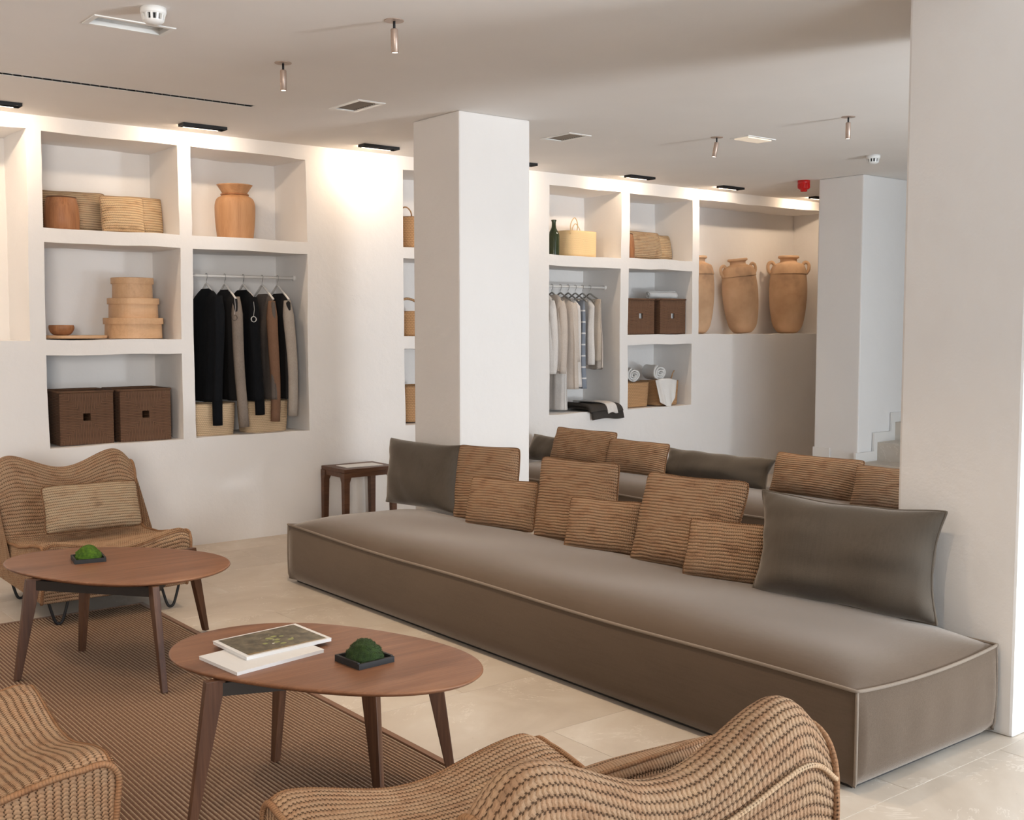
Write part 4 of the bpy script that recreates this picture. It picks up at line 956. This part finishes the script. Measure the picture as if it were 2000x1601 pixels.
def smoke(label, x, y, s_=1.0):
    t = thing('smoke_detector', label, 'smoke detector', (x, y, CZ), group='white smoke detectors')
    MB().lathe([(0, 0), (.052 * s_, 0), (.053 * s_, -.018), (.050 * s_, -.026), (.044 * s_, -.028)], 36, cap=False).build('base', 'white_plastic', t, True)
    MB().lathe([(.034 * s_, -.026), (.034 * s_, -.052)], 36, cap=False).build('chamber', 'black', t)
    MB().lathe([(0, -.066), (.030 * s_, -.064), (.042 * s_, -.054), (.043 * s_, -.050), (.034 * s_, -.050)], 36, cap=False).build('cap', 'white_plastic', t, True)
    b = MB()
    for k in range(12):
        a = k * PI / 6; c_, s2 = math.cos(a), math.sin(a); V = []
        for r0, z in ((.034, -.026), (.049, -.026), (.043, -.053), (.034, -.053)):
            for w in (-.0045, .0045): V.append((s_ * (r0 * c_ - w * s2), s_ * (r0 * s2 + w * c_), z))
        b.add(V, [(0, 2, 4, 6), (7, 5, 3, 1), (0, 1, 3, 2), (2, 3, 5, 4), (4, 5, 7, 6), (6, 7, 1, 0)])
    b.build('vent_ribs', 'white_plastic', t)
smoke('white round smoke detector at the top left beside the recessed emergency light', 1.797, 4.655)
smoke('white round smoke detector on the ceiling by the stair wall', 7.60, 5.15)
def emlight(label, h, depth, mat_in, mod=True):
    x0, x1, y0, y1 = h; cx, cy = (x0 + x1) / 2, (y0 + y1) / 2; a, b_ = (x1 - x0) / 2, (y1 - y0) / 2
    t = thing('emergency_light', label, 'ceiling light', (cx, cy, CZ), group='rectangular ceiling emergency lights')
    rect_ring(MB(), -a + .004, a - .004, -b_ + .004, b_ - .004, .022, -.005, .001).build('frame', 'white_plastic', t, bevel=.001)
    if depth:
        q = MB(); rect_ring(q, -a + .004, a - .004, -b_ + .004, b_ - .004, .003, 0, depth); q.box(-a, a, -b_, b_, depth, depth + .003); q.build('reflector', 'white_plastic', t)
        MB().box(-a * .15, a * .8, -b_ * .35, b_ * .35, depth - .018, depth - .004).build('lamp_tube', 'lens_soft', t)
        MB().box(-a + .006, a - .006, -b_ + .006, b_ - .006, .012, .014).build('lens_sheet', glass_sheet, t)
    else:
        MB().box(-a + .004, a - .004, -b_ + .004, b_ - .004, -.012, -.001).build('diffuser', 'lens_soft', t, bevel=.002)
_t = NT('clear_acrylic'); glass_sheet = _t.fin((.95, .92, .88), .25, Transmission_Weight=1.0, IOR=1.1, Alpha=.35)
emlight('recessed rectangular emergency light at the top left with clear lens', EM1, .05, 'x')
emlight('flat rectangular emergency light on the right part of the ceiling', EM2, 0, 'x')
def vent(label, h, axis, matl):
    x0, x1, y0, y1 = h; cx, cy = (x0 + x1) / 2, (y0 + y1) / 2; a, b_ = (x1 - x0) / 2, (y1 - y0) / 2
    t = thing('air_vent', label, 'vent', (cx, cy, CZ), group='rectangular louvred ceiling vents')
    rect_ring(MB(), -a + .012, a - .012, -b_ + .012, b_ - .012, .028, -.005, .002).build('frame', 'white_plastic', t, bevel=.001)
    MB().box(-a, a, -b_, b_, .05, .053).build('duct', matl, t)
    n = 11
    for k in range(n):
        y = -b_ + .012 + (2 * b_ - .024) * (k + .5) / n
        V = [(x, y - .005 + dy, z) for (dy, z) in ((0, .014), (.0015, .014), (.0115, 0), (.010, 0)) for x in (-a + .012, a - .012)]
        MB().add(V, [(0, 2, 4, 6), (7, 5, 3, 1), (0, 1, 3, 2), (2, 3, 5, 4), (4, 5, 7, 6), (6, 7, 1, 0)]).build('louvre', 'vent_tan', t)
vent('white framed air vent left of the pillar', V1, 'y', 'louvre_dark')
vent('white framed air vent right of the pillar', V2, 'y', 'louvre_dark')
x0, x1, y0, y1 = SLOT
t = thing('slot_diffuser', 'long narrow linear air slot in the ceiling at the upper left', 'vent', ((x0 + x1) / 2, (y0 + y1) / 2, CZ))
a = (x1 - x0) / 2
MB().box(-a, a, -.03, .03, .05, .053).box(-a, a, .0295, .0335, 0, .05).box(-a, a, -.0335, -.0295, 0, .05).build('duct', 'void', t)
vn = MB()
for k in range(int(2 * a / .05)):
    xx = -a + .025 + k * .05
    vn.add([(xx + dx + y * .5, y, z) for dx in (0, .003) for y in (-.024, .024) for z in (.001, .012)], [(0, 1, 3, 2), (4, 6, 7, 5), (0, 4, 5, 1), (2, 3, 7, 6), (0, 2, 6, 4), (1, 5, 7, 3)])
vn.build('vanes', 'vent_tan', t)['kind'] = 'stuff'
for y in (-.027, .027): MB().box(-a, a, y - .0032, y + .0032, -.001, .0004).build('slot_bar', 'white_plastic', t)
# red alarm
t = thing('fire_alarm', 'red fire alarm sounder at the ceiling beside the stair wall', 'alarm', (8.40, 6.40, CZ))
MB().lathe([(0, 0), (.055, 0), (.055, -.025), (.050, -.03), (.050, -.07), (.045, -.078), (.030, -.08), (.030, -.095), (.022, -.10), (0, -.10)], 28, cap=False).build('sounder', 'red', t, True)
b = MB()
for k in range(12):
    q = k * PI / 6; b.box(.050 * math.cos(q) - .004, .050 * math.cos(q) + .004, .05 * math.sin(q) - .004, .05 * math.sin(q) + .004, -.07, -.03)
b.build('ribs', 'red', t)

# pale relief mark on the wall
t = thing('wall_relief', 'tiny faint embossed mark on the bare white wall between the niches', 'emblem', (4.372, WY - .003, 1.716))
for pts in ([(-.04, 0, .028), (-.01, 0, .024), (.008, 0, .004), (-.012, 0, -.012), (-.03, 0, .004)], [(.0, 0, .028), (.03, 0, .022), (.038, 0, -.004), (.018, 0, -.012)], [(-.018, 0, -.022), (.004, 0, -.034), (.026, 0, -.022)]):
    MB().tube(spline(pts, 16), .0016, 5).build('stroke', 'wall', t, True)

# ------------------------------------------------------------------ stairs along the stair wall
t = thing('staircase', 'pale stone stairs rising to the right along the far wall, seen beside the right-hand column', 'stairs', (8.17, 5.2, 0))
RX, RZ = .268, .164
for k in range(9):
    MB().box(k * RX, k * RX + RX + (.02 if k < 8 else .6), -.95, .612, k * RZ * 0, (k + 1) * RZ).build('step', 'tile' if True else '', t, bevel=.004)
sk = MB()
for k in range(9):
    x = k * RX; z = (k + 1) * RZ; sk.box(x + (.0 if k else .215), x + RX - .05, .588, .608, z, z + .085)
    sk.box(x + RX - .05, x + RX, .588, .608, z, z + RZ + .085)
sk.build('stepped_skirting', 'white_metal', t)
struct(MB().box(8.440, 8.452, 6.10, 6.28, .12, .43).build('trim_1', 'white_metal'))
